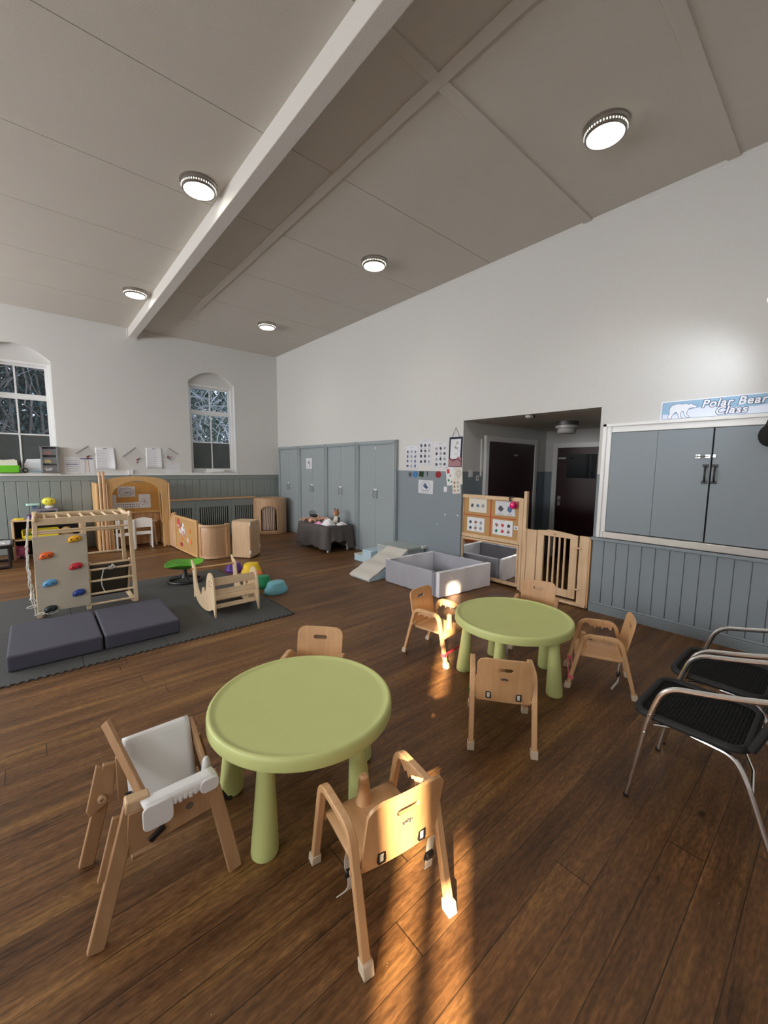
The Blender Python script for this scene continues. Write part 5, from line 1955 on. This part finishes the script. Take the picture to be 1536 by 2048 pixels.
# curved panel
t = thing('curved_divider', 'low curved wooden divider panel between cork board and cabinet', 'divider', (2.2, 7.0, 0))
P0, P1, P2 = Vector((2.03, 7.06, 0)), Vector((2.09, 6.80, 0)), Vector((2.44, 6.87, 0))
def cv(f_):
    p = P0 * (1 - f_) ** 2 + (P1 * 2 - (P0 + P2) * .5 + (P1 * 2 - (P0 + P2) * .5) * 0) * 0 + P1 * 2 * f_ * (1 - f_) + P2 * f_ * f_
    return p - Vector((2.2, 7.0, 0))
for z0, z1, nm, th, in ((.05, .55, 'curved_board', .014), (.545, .585, 'top_rail', .036), (.015, .055, 'bottom_rail', .036)):
    MB().grid(lambda u, v: cv(u) + Vector((0, 0, z0 + (z1 - z0) * v)), 24, 2).build(nm, M['panel_wood'], t, solid=th, smooth=50, bevel=.003)
for f_ in (0.0, .06, .94, 1.0):
    p = cv(f_)
    MB().box(p.x - .017, p.x + .017, p.y - .017, p.y + .017, .012, .60).build('post', M['beech'], t, bevel=.005)
g = MB()
for f_ in (.0, .5, 1.0):
    p = cv(f_)
    g.box(p.x - .012, p.x + .012, p.y - .012, p.y + .012, 0, .016)
g.build('glides', M['black'], t)
# cabinet seen from its corner
ang = math.atan2(6.84 - 6.56, 2.97 - 2.68)
t = thing('low_cabinet', 'low pale wooden cabinet standing at the end of the curved divider', 'cabinet', (2.72, 6.90, 0), ang)
def lc(x, y):
    d = Vector((x - 2.72, y - 6.90, 0))
    c_, s_ = math.cos(-ang), math.sin(-ang)
    return (d.x * c_ - d.y * s_, d.x * s_ + d.y * c_)
A_, B_, C_ = lc(2.69, 6.57), lc(2.97, 6.84), lc(2.485, 6.83)
D_ = (B_[0] - .02, A_[1] + .33)
MB().bar([(A_[0], A_[1], .32), (C_[0], C_[1], .32)], (0, 0, 1), .58, .018).build('back_board', M['maple'], t, bevel=.003)
MB().bar([(A_[0], A_[1], .32), (B_[0], B_[1], .32)], (0, 0, 1), .58, .018).build('end_board', M['maple'], t, bevel=.003)
MB().bar([(B_[0], B_[1], .32), (D_[0], D_[1], .32)], (0, 0, 1), .58, .018).build('end_board', M['maple'], t, bevel=.003)
MB().prism([A_, B_, D_, (C_[0] + .16, C_[1] + .05), C_], .61, .632, 'z').build('cabinet_top', M['maple'], t, bevel=.005)
MB().prism([A_, B_, D_, (C_[0] + .16, C_[1] + .05), C_], .015, .035, 'z').build('cabinet_floor', M['maple'], t)
hb = MB()
for (p, dz) in ((A_, .08), (A_, .56), (B_, .12), (B_, .56)):
    hb.lathe([(.012, dz), (.014, dz + .005), (.014, dz + .055), (.012, dz + .06)], 10, (p[0], p[1] - .004, 0))
hb.build('hinge_knuckles', M['white_plastic'], t)
g = MB()
for p in (A_, B_, C_):
    g.box(p[0] - .012, p[0] + .012, p[1] - .0, p[1] + .024, 0, .018)
g.build('glides', M['black'], t)

# ================================================================== blanket table with dolls
bt = thing('blanket_table', 'low white table with short legs under a grey blanket', 'table', (4.225, 6.66, 0))
MB().box(-.25, .25, -.48, .48, .435, .462).build('tabletop', M['white_plastic'], bt, bevel=.005)
for x in (-.22, .22):
    for y in (-.45, .45):
        MB().cone((x, y, 0), (x, y, .435), .018, .024, 12).build('leg', M['white_plastic'], bt)
rnd = random.Random(3)
bl = MB()
nu, nv = 150, 16
hx, hy = .272, .525
per = []
L_x, L_y = 2 * hx, 2 * hy
def rim(s):
    s = (s % 1.0) * (2 * (L_x + L_y))
    if s < L_y: return (-hx, hy - s, -1, 0)
    s -= L_y
    if s < L_x: return (-hx + s, -hy, 0, -1)
    s -= L_x
    if s < L_y: return (hx, -hy + s, 1, 0)
    s -= L_y
    return (hx - s, hy, 0, 1)
ph = [rnd.uniform(0, 6.28) for _ in range(6)]
def drape(u, v):
    x, y, nx_, ny_ = rim(u)
    s = u * 2 * (L_x + L_y)
    # rounded corners
    zdrop = v
    edge_len = .415 + .02 * math.sin(s * 5 + ph[0]) + .02 * math.sin(s * 13 + ph[1])
    if ny_ == -1:
        f_ = (x + hx) / L_x
        edge_len = .44 if f_ < .10 else (.27 + .02 * math.sin(f_ * 20) if f_ < .74 else .43)
    z = .474 - edge_len * zdrop ** 1.05
    flare = .008 + (.05 + .022 * math.sin(s * 19 + ph[2]) + .012 * math.sin(s * 41 + ph[3])) * zdrop
    return Vector((x + nx_ * flare + .010 * math.sin(s * 30) * zdrop * abs(ny_), y + ny_ * flare + .012 * math.sin(s * 27) * zdrop * abs(nx_), max(.01, z)))
bl.grid(lambda u, v: drape(u, v), nu, nv)
bl.grid(lambda u, v: Vector((-hx - .008 + (2 * hx + .016) * u, -hy - .008 + (2 * hy + .016) * v, .474 + .004 * math.sin(u * 9) * math.sin(v * 14))), 12, 20)
bmesh.ops.remove_doubles(bl.bm, verts=bl.bm.verts, dist=.004)
blo = bl.build('blanket', M['blanket'], None, solid=.006, smooth=60)
tag(blo, 'dark grey knitted blanket draped over the low table by the cupboards', 'blanket').location = (4.225, 6.66, 0)
TZ = .482
peach = mat('doll_skin', (.72, .40, .28), .55)
def doll(label, x, y, rz, tiltx):
    t = thing('baby_doll', label, 'doll', (x, y, TZ), R(rz), 'dolls lying on the blanket')
    MB().ball((0, 0, .042), .045, 14, 10, sx=1.5, sy=.85, sz=.8).build('body', peach, t)
    MB().ball((.115, 0, .047), .042, 14, 10).build('head', peach, t)
    for s in (-1, 1):
        MB().tube([(.04, s * .035, .045), (.06, s * .08, .04), (.09, s * .10, .03)], [.017, .015, .012], 8).build('arm', peach, t)
        MB().tube([(-.05, s * .025, .04), (-.11, s * .045, .055), (-.16, s * .05, .025)], [.022, .019, .014], 8).build('leg', peach, t)
doll('bare baby doll at the left end of the blanket table', 4.10, 7.07, 5, 0)
doll('bare baby doll in the middle of the doll pile', 4.12, 6.84, 190, 0)
doll('bare baby doll at the back of the doll pile', 4.37, 6.98, 100, 0)
t = thing('pink_outfit', 'crumpled pink doll outfit at the table front', 'doll clothes', (4.04, 6.57, TZ))
MB().grid(lambda u, v: (.10 * (u - .5) + .01 * math.sin(v * 17), .20 * (v - .5), .005 + .035 * math.sin(PI * u) * math.sin(PI * v) * (1 + .4 * math.sin(u * 14 + v * 11))), 14, 18).build('cloth', mat('pink_cloth', (.72, .36, .52), .8), t, solid=.006)
t = thing('patterned_outfit', 'grey and white doll clothes heap beside the bear doll', 'doll clothes', (4.24, 6.60, TZ))
MB().grid(lambda u, v: (.16 * (u - .5), .17 * (v - .5), .004 + .075 * math.sin(PI * u) * math.sin(PI * v) * (1 + .35 * math.sin(u * 12 + v * 9))), 14, 16).build('cloth', mat('grey_white_cloth', (.45, .44, .45), .8, var=.5, vscale=40), t, solid=.006)
t = thing('carry_seat', 'black doll carrier with a wire hood frame', 'doll carrier', (4.16, 6.955, TZ + .085))
MB().ball((0, 0, .03), .075, 16, 10, sx=1.0, sy=1.25, sz=.45).build('seat_pad', M['black'], t)
h_ = MB()
for k in (-35, 0, 40):
    h_.tube([(-.03 + .09 * math.sin(R(k)) * math.sin(PI * i / 12), -.09 * math.cos(PI * i / 12), .035 + .105 * math.cos(R(k)) * math.sin(PI * i / 12)) for i in range(13)], .0045, 5)
h_.build('hood_frame', M['ink'], t)
t = thing('bear_doll', 'brown eared plush doll sitting on the blanket table', 'plush doll', (4.34, 6.42, TZ))
MB().lathe([(0, .01), (.06, .012), (.065, .05), (.05, .11), (.03, .15), (0, .155)], 16).build('body', mat('cream_plush', (.72, .66, .56), .9), t)
hd = MB().ball((0, 0, .205), .055, 18, 12, sz=1.12).build('head', mat('brown_plush', (.38, .17, .08), .9), t)
for s in (-1, 1):
    MB().tube([(0, s * .03, .25), (.0, s * .05, .285), (-.01, s * .065, .275)], [.014, .012, .009], 8).build('ear', mat('dark_brown_plush', (.16, .08, .05), .9), hd)
MB().ball((-.045, 0, .195), .028, 12, 8, sy=1.1).build('muzzle', mat('tan_plush', (.70, .33, .18), .9), hd)
MB().tube([(.02, -.05, .12), (.0, -.075, .07), (-.02, -.08, .02)], [.02, .018, .015], 8).build('arm', M['black'], t)
MB().tube([(.02, .05, .12), (.0, .075, .07), (-.03, .08, .02)], [.02, .018, .015], 8).build('arm', M['soft_cream'], t)
wc = mat('white_muslin', (.80, .80, .82), .9)
for lb, x, y, a, b, hh in (('white muslin cloth heap in front of the bear doll', 4.10, 6.34, .20, .24, .10), ('folded white muslin cloth at the right end of the blanket table', 4.31, 6.215, .20, .15, .045)):
    t = thing('muslin_cloth', lb, 'cloth', (x, y, TZ), 0, 'white cloths on the blanket table')
    MB().grid(lambda u, v: (a * (u - .5), b * (v - .5), .004 + hh * (math.sin(PI * u) * math.sin(PI * v)) ** .8 * (1 + .25 * math.sin(u * 15 + v * 8))), 18, 18).build('cloth', wc, t, solid=.005)

# ================================================================== soft play slide, platform and steps
t = thing('foam_slide', 'cream padded slide wedge with pale blue side by the ball pit', 'soft play slide', (3.38, 4.43, 0), 0)
def sl_(u): return 0
prof = [(0, 0), (.0, .028), (.70, .325), (.73, .325), (.73, 0)]
MB().prism([(0.0, .0), (.02, .03), (.72, .330), (.73, .33), (.73, 0)], -.218, .218, 'y').build('wedge', M['soft_blue'], t, bevel=.012, seg=3)
MB().grid(lambda u, v: (-.012 + .745 * u, -.226 + .452 * v, .020 + .330 * u + .006 * math.sin(PI * u) + .010 * math.sin(2 * PI * u) + .006 * math.sin(u * 21)), 40, 6).build('slide_cover', M['soft_cream'], t, solid=.022, bevel=.006, label='cream slide surface')
t = thing('foam_platform', 'grey padded platform block at the top of the slide', 'soft play block', (4.395, 4.66, 0))
MB().box(-.255, .235, -.30, .30, 0, .318).build('block', M['soft_grey'], t, bevel=.02, seg=3)
MB().box(-.262, .24, -.306, .306, .285, .335).build('block_cover', mat('sage_vinyl', (.40, .45, .44), .4, bump=.3, bscale=14), t, bevel=.014, seg=3)
for x, y in ((-.23, -.27), (.20, -.29)):
    MB().obox((x, y - .02, .318), (.10, .04, .045)).build('strap_tab', M['white_plastic'], t, bevel=.006)
t = thing('foam_steps', 'pale blue padded double step behind the slide', 'soft play steps', (4.25, 5.18, 0))
MB().prism([(-.21, 0), (-.21, .225), (.02, .225), (.02, .115), (.24, .115), (.24, 0)], -.23, .23, 'x', Matrix.Identity(4)).build('steps', M['soft_blue'], t, bevel=.016, seg=3)
MB().box(-.232, .232, .025, .243, .108, .120).build('tread', M['soft_cream'], t, bevel=.005, label='cream lower tread')

# ================================================================== ball pit
t = thing('ball_pit', 'square grey and silver padded ball pit in front of the notice board', 'ball pit', (4.08, 3.60, 0))
x0, x1, y0, y1, hh, th = 3.585 - 4.08, 4.555 - 4.08, 3.165 - 3.6, 4.12 - 3.6, .305, .055
def wall_pad(nm, a, b, m, lift=.0):
    a, b = Vector(a), Vector(b)
    d = (b - a).normalized()
    n_ = Vector((-d.y, d.x, 0))
    mb = MB()
    def pt(u, v, side):
        p = a + (b - a) * u
        w_ = .010 * math.sin(u * 13) * (1 - v) * v * 3 + .006 * math.sin(u * 31 + v * 5) * math.sin(PI * u)
        return p + n_ * (side * th / 2 + w_) + Vector((0, 0, .004 + (hh + lift) * v))
    mb.grid(lambda u, v: pt(u, v, 1), 24, 8)
    mb.grid(lambda u, v: pt(u, v, -1), 24, 8)
    mb.grid(lambda u, v: pt(u, 1, -1 + 2 * v), 24, 1)
    mb.grid(lambda u, v: pt(u, 0, -1 + 2 * v), 24, 1)
    mb.grid(lambda u, v: pt(0, u, -1 + 2 * v), 8, 1)
    mb.grid(lambda u, v: pt(1, u, -1 + 2 * v), 8, 1)
    bmesh.ops.remove_doubles(mb.bm, verts=mb.bm.verts, dist=.0005)
    return mb.build(nm, m, t, bevel=.008, smooth=60)
wall_pad('side_pad', (x0 + .03, y1 - .01, 0), (x0 + .05, y0 + .10, 0), M['pit_grey'])
wall_pad('front_pad', (x0 + .02, y0 + .005, 0), (x1 - .01, y0 - .075, 0), M['pit_silver'], .01)
wall_pad('right_pad', (x1 - .03, y0 - .0, 0), (x1 - .02, y1 - .04, 0), M['pit_grey'])
wall_pad('back_pad', (x0 + .06, y1 - .005, 0), (x1 - .03, y1 - .03, 0), M['pit_silver'])
wall_pad('corner_fold', (x0 + .052, y0 + .095, 0), (x0 + .055, y0 + .035, 0), M['pit_grey'], -.012)
e = MB().box(x0 + .05, x1 - .05, y0 + .03, y1 - .05, .004, .03).build('base_pad', M['pit_dark'], t, bevel=.006)
for a, b in (((x0 + .04, y1 - .02), (x0 + .22, y1 - .025)), ((x0 + .02, y0 + .01), (x0 + .16, y0 - .005))):
    MB().bar([(a[0], a[1], hh + .006), (b[0], b[1], hh + .006)], (0, 0, 1), .014, .062).build('corner_strap', M['white_plastic'], t, bevel=.004)
rnd = random.Random(9)
spots_ = [(3.95, 3.72), (4.02, 3.68), (3.98, 3.62), (4.08, 3.66), (4.05, 3.74), (4.13, 3.60), (3.92, 3.80), (4.16, 3.70), (4.2, 3.5), (4.00, 3.85)]
ball0 = None
for k, (x, y) in enumerate(spots_):
    if ball0 is None:
        ball0 = MB().ball((0, 0, 0), .035, 16, 10).build('play_ball', mat('white_ball_plastic', (.72, .76, .78), .3))
        tag(ball0, 'small white plastic ball lying inside the ball pit', 'ball', 'white balls in the ball pit')
        o = ball0
    else:
        o = ball0.copy()
        COL.objects.link(o)
    o.location = (x, y, .066)

# ================================================================== notice board with mirror
t = thing('notice_board', 'wooden standing frame with cork board over a mirror beside the gate', 'notice board', (4.69, 3.19, 0), -PI / 2)
# local x = 3.19 - world y ; -y towards the room
def bx(mb, ya, yb, za, zb, d0=-.02, d1=.02):
    return mb.box(3.19 - ya, 3.19 - yb, d0, d1, za, zb)
f = MB()
bx(f, 3.725, 3.685, .0, 1.195)
bx(f, 2.745, 2.705, .0, 1.195)
bx(f, 3.685, 2.745, 1.15, 1.20)
bx(f, 3.685, 2.745, .59, .64)
bx(f, 3.685, 2.745, .03, .075)
bx(f, 3.685, 3.655, .64, 1.15, -.010, .015)
bx(f, 2.775, 2.745, .64, 1.15, -.010, .015)
bx(f, 3.66, 2.77, .555, .583)
bx(f, 3.68, 3.655, .075, .583)
bx(f, 2.775, 2.75, .075, .583)
f.build('frame', M['maple'], t, bevel=.004)
MB().box(3.19 - 2.70, 3.19 - 2.655, -.025, .025, .0, 1.287).build('post', M['maple'], t, bevel=.005)
bx(MB(), 3.66, 2.77, .64, 1.15, .0, .012).build('cork_panel', M['cork'], t)
bx(MB(), 3.655, 2.775, .08, .556, -.004, .004).build('mirror', M['mirror'], t)
lines = MB()
bx(lines, 3.205, 3.19, .64, 1.15, -.003, .0)
bx(lines, 3.655, 2.80, .905, .915, -.003, .0)
lines.build('red_divider', mat('red_ribbon', (.50, .03, .01), .6), t)
BX = 4.69 - .0035
G4 = 'symbol sheets on the notice board'
sheet('symbol_sheet', 'grey symbol sheet at the upper left of the notice board', (BX, 3.415, 1.057), -PI / 2, 0, .30, .205, ('grid', 3, 1, ['ink', 'ink_blue', 'ink_grey']), m='paper_cream', group=G4)
sheet('symbol_sheet', 'sheet with two round symbols at the upper right, under the ear defenders', (BX - .003, 2.975, 1.045), -PI / 2, 0, .30, .19, ('grid', 2, 1, ['ink', 'ink_blue']), m='paper_gloss', group=G4, tilt=-1)
sheet('symbol_sheet', 'white sheet of six symbols at the lower left of the notice board', (BX, 3.44, .777), -PI / 2, 0, .295, .20, ('grid', 3, 2, ['ink', 'ink_brown', 'ink_grey']), group=G4)
sheet('symbol_sheet', 'white sheet of six coloured symbols at the lower right of the board', (BX, 3.005, .783), -PI / 2, 0, .305, .205, ('grid', 3, 2, ['ink_green', 'ink_red', 'ink_brown', 'ink_brown', 'ink_red', 'ink']), group=G4)
sheet('small_card', 'tiny white card right of the coloured symbol sheet', (BX, 2.806, .805), -PI / 2, 0, .058, .05, ('grid', 1, 1, ['ink']), group=G4)
t = thing('ear_defenders', 'bright pink ear defenders hanging on the notice board frame', 'ear defenders', (4.643, 2.845, 1.12), -PI / 2)
MB().tube([(-.035, .0, .02), (-.045, .0, .075), (-.02, -.012, .09), (.0, .02, .085)], .011, 8).build('headband', M['black'], t)
for y in (-.02, .012):
    MB().ball((.02 + y * .4, y, -.02), .047, 16, 10, sx=.8, sy=.42, sz=1.0).build('ear_cup', mat('hot_pink_plastic', (.75, .01, .16), .25), t)
MB().lathe([(.036, -.008), (.040, 0), (.036, .008)], 16, (.02, -.004, -.02), Matrix.Rotation(PI / 2, 4, 'X')).build('cushion', M['black'], t)

# ================================================================== wooden gate
t = thing('safety_gate', 'pale wooden barred safety gate across the lobby opening', 'gate', (4.64, 2.23, 0), -PI / 2)
def gx(y): return 2.23 - y
for a, b, nm in ((2.625, 2.482, 'fixed_panel'), (1.965, 1.855, 'fixed_panel')):
    MB().box(gx(a), gx(b), -.018, .018, .03, .822).build(nm, M['maple'], t, bevel=.005)
MB().box(gx(1.85), gx(1.832), -.03, .03, .012, .822).build('wall_post', M['beech'], t, bevel=.005)
MB().box(gx(2.64), gx(2.61), -.03, .03, .012, .824).build('wall_post', M['maple'], t, bevel=.005)
MB().box(gx(2.66), gx(1.85), -.05, .035, .012, .045).build('threshold_rail', M['maple'], t, bevel=.006)
MB().box(gx(1.87), gx(1.835), -.03, .03, 0, .012).build('end_foot', M['black'], t)
ya, yb_ = 2.474, 1.985
lf = thing('x', 'x', 'x')
bpy.data.objects.remove(lf)
fr = MB()
fr.box(gx(ya), gx(ya) + .085, -.015, .015, .075, .775)
fr.box(gx(yb_) - .085, gx(yb_), -.015, .015, .075, .775)
fr.box(gx(ya) + .085, gx(yb_) - .085, -.015, .015, .075, .165)
top_ = [(gx(ya), .772), (gx(yb_), .772), (gx(yb_), .815)] + [(gx(yb_) - .36 * k / 10, .815 + .032 * math.sin(PI * .5 * k / 10)) for k in range(1, 11)] + [(gx(ya) + .10, .835), (gx(ya), .83)]
fr.prism(top_, -.017, .017, 'y')
gl = fr.build('gate_leaf', M['maple'], t, bevel=.004)
inner = (gx(yb_) - .085) - (gx(ya) + .085)
for k in range(1, 5):
    x = gx(ya) + .085 + inner * k / 5
    MB().box(x - .011, x + .011, -.009, .009, .16, .775).build('bar', M['maple'], gl, bevel=.003)
for z in (.20, .68):
    hg = MB().tube([(gx(yb_) - .03, -.018, z), (gx(yb_) + .005, -.030, z), (gx(yb_) + .045, -.022, z)], .011, 8).build('hinge', M['maple'], gl)
MB().prism([(gx(2.25) + .022 * math.cos(2 * PI * k / 16), .805 + .010 * math.sin(2 * PI * k / 16)) for k in range(16)], -.0185, -.017, 'y').build('maker_mark', M['old_wood'], gl)

# ================================================================== left edge: sand tray stand, low shelf, toys
t = thing('toy_shelf', 'low wooden shelf of toys partly behind the climbing frame', 'shelf', (.12, 8.98, 0))
for x in (-.46, .42):
    MB().box(x, x + .03, -.14, .14, 0, .635).build('shelf_side', M['maple'], t, bevel=.004)
for z in (.30, .62):
    MB().box(-.46, .45, -.14, .14, z, z + .022).build('shelf_board', M['maple'], t, bevel=.004)
MB().box(-.43, .42, .12, .14, .02, .62).build('shelf_back', M['dark'], t)
tz = .642
for k, (x, m, s, lb) in enumerate(((-.36, (.80, .60, .05), (.13, .10, .03), 'yellow block on top of the toy shelf'), (-.22, (.08, .03, .16), (.09, .07, .075), 'purple box on top of the toy shelf'), (-.10, (.80, .25, .10), (.10, .07, .03), 'orange block on top of the toy shelf beside the purple box'))):
    q = thing('toy_block', lb, 'toy', (.12 + x, 8.94, tz), 0, 'small toys on the toy shelf')
    MB().box(-s[0] / 2, s[0] / 2, -s[1] / 2, s[1] / 2, 0, s[2]).build('block_body', mat('toy_%d' % k, m, .4), q, bevel=.008)
    MB().lathe([(s[1] * .25, s[2]), (s[1] * .25, s[2] + .008), (0, s[2] + .008)], 14).build('stud', mat('toy_stud_%d' % k, (m[2] + .1, m[0] * .3, m[1] * .2), .4), q)
q = thing('toy_crate', 'yellow edged crate of red and green toys on the lower shelf', 'crate', (.02, 8.96, .322))
cr_ = MB()
cr_.box(-.24, -.225, -.13, .11, 0, .15)
cr_.box(.225, .24, -.13, .11, 0, .15)
cr_.box(-.24, .24, -.13, -.118, 0, .06)
cr_.box(-.24, .24, .10, .11, 0, .15)
cr_.box(-.24, .24, -.13, .11, 0, .01)
cr_.build('crate', mat('yellow_plastic', (.75, .60, .03), .4), q, bevel=.004)
rnd = random.Random(31)
for k in range(9):
    p = thing('toy_brick', ['red', 'green', 'yellow', 'orange'][k % 4] + ' toy brick heaped in the yellow crate', 'toy', (.02 - .19 + .047 * k, 8.89 + rnd.uniform(-.0, .04), .335), rnd.uniform(0, 3), 'toy bricks in the yellow crate')
    MB().obox((0, 0, .03 + .03 * (k % 3)), (.06, .045, .045), rx=rnd.uniform(-.3, .3)).build('brick', mat('brick_%d' % k, [(.45, .04, .04), (.06, .25, .05), (.8, .6, .05), (.7, .2, .05)][k % 4], .4), p, bevel=.005)
q = thing('toy_basket', 'tan basket of soft toys behind the climbing frame bars', 'basket', (.36, 8.95, .322))
MB().lathe([(0, 0), (.08, 0), (.115, .06), (.12, .11), (.105, .11), (.09, .02), (0, .02)], 20).build('basket', mat('tan_wicker', (.42, .28, .15), .8, bump=.6, bscale=120), q)
MB().ball((0, 0, .11), .07, 14, 10, sz=.7).build('soft_toys', mat('golden_plush', (.62, .40, .14), .9), q)
q = thing('pink_pig', 'round pink plastic toy pig on the floor beside the shelf', 'toy', (-.245, 9.0, 0))
MB().ball((0, 0, .115), .095, 20, 12, sx=1.05, sz=.92).build('pig_body', mat('pig_pink_plastic', (.78, .22, .42), .3), q)
for s in (-1, 1):
    MB().cone((s * .055, -.02, .185), (s * .075, -.03, .225), .026, .006, 10).build('ear', bpy.data.materials['pig_pink_plastic'], q)
    MB().cone((s * .055, -.05, 0), (s * .05, -.04, .06), .024, .028, 10).build('foot', bpy.data.materials['pig_pink_plastic'], q)
    MB().ball((s * .04, -.085, .145), .010, 8, 6).build('eye', M['ink'], q)
MB().cone((0, -.085, .115), (0, -.112, .115), .032, .03, 14).build('snout', mat('pig_snout_plastic', (.55, .10, .26), .3), q)
q = thing('music_toy', 'round headed yellow toy with feelers above the shelf', 'toy', (.16, 9.24, .79))
MB().lathe([(.05, 0), (.07, .02), (.05, .05), (0, .055)], 16).build('toy_body', M['white_plastic'], q)
yh = MB().ball((0, 0, .12), .088, 20, 12, sx=1.12, sz=.82).build('toy_head', mat('bright_yellow_plastic', (.72, .68, .06), .3), q)
for s in (-1, 1):
    MB().tube([(s * .045, 0, .185), (s * .06, -.01, .22), (s * .075, -.01, .24)], .006, 6).build('feeler', M['ink_grey'], q)
    MB().ball((s * .035, -.078, .13), .012, 8, 6).build('eye', M['ink'], yh)
# narrow stand carrying the music toy and the pale green tray
q = thing('toy_stand', 'narrow dark wall stand holding the yellow headed toy', 'stand', (.12, 9.26, 0))
MB().box(-.14, .16, -.11, .11, .755, .79).build('stand_top', mat('lilac_grey', (.22, .20, .27), .6), q, bevel=.004)
for x in (-.12, .14):
    MB().box(x - .015, x + .015, -.10, .10, 0, .755).build('stand_leg', M['greygreen'], q)
q = thing('mint_tray', 'pale mint green tray on the wall stand beside the yellow headed toy', 'tray', (-.035, 9.24, .79))
MB().box(-.03, .03, -.03, .03, 0, .06).build('tray_foot', M['ink_blue'], q)
MB().prism(rrect(-.11, .075, -.07, .07, .03), .06, .092, 'z').build('tray_top', mat('mint_plastic', (.45, .72, .64), .4), q, bevel=.006)
# black framed rebounder at the left edge
q = thing('activity_tray', 'black tubular stand with a grey tray at the left frame edge', 'tray stand', (-.66, 8.47, 0))
MB().tube([(x, y, .335) for x, y in rrect(-.36, .33, -.33, .33, .10, 6)], .028, 10, closed=True).build('frame_ring', M['black'], q)
MB().prism(rrect(-.34, .31, -.31, .31, .09, 6), .325, .345, 'z').build('tray_surface', mat('pale_grey_tray', (.42, .42, .43), .6), q)
for (x, y) in ((.30, -.30), (.30, .30), (-.33, -.30), (-.33, .30)):
    MB().cone((x, y, .02), (x, y, .33), .02, .02, 10).build('leg', M['black'], q)
for y in (-.30, .30):
    MB().tube(bend([(-.33, y, .022), (-.03, y - .06 if y < 0 else y + .02, .022), (.30, y, .022)], .15), .02, 8).build('foot_loop', M['black'], q)
b = MB()
b.tube([(.10 + .05 * math.cos(k * .5), -.18 + .04 * math.sin(k * .5), .35 + .004 * k) for k in range(14)], .006, 6)
tag(b.build('cord_coil', M['white_plastic']), 'coil of white cord on the grey tray at the left edge', 'cord').location = (-.56, 8.50, .005)
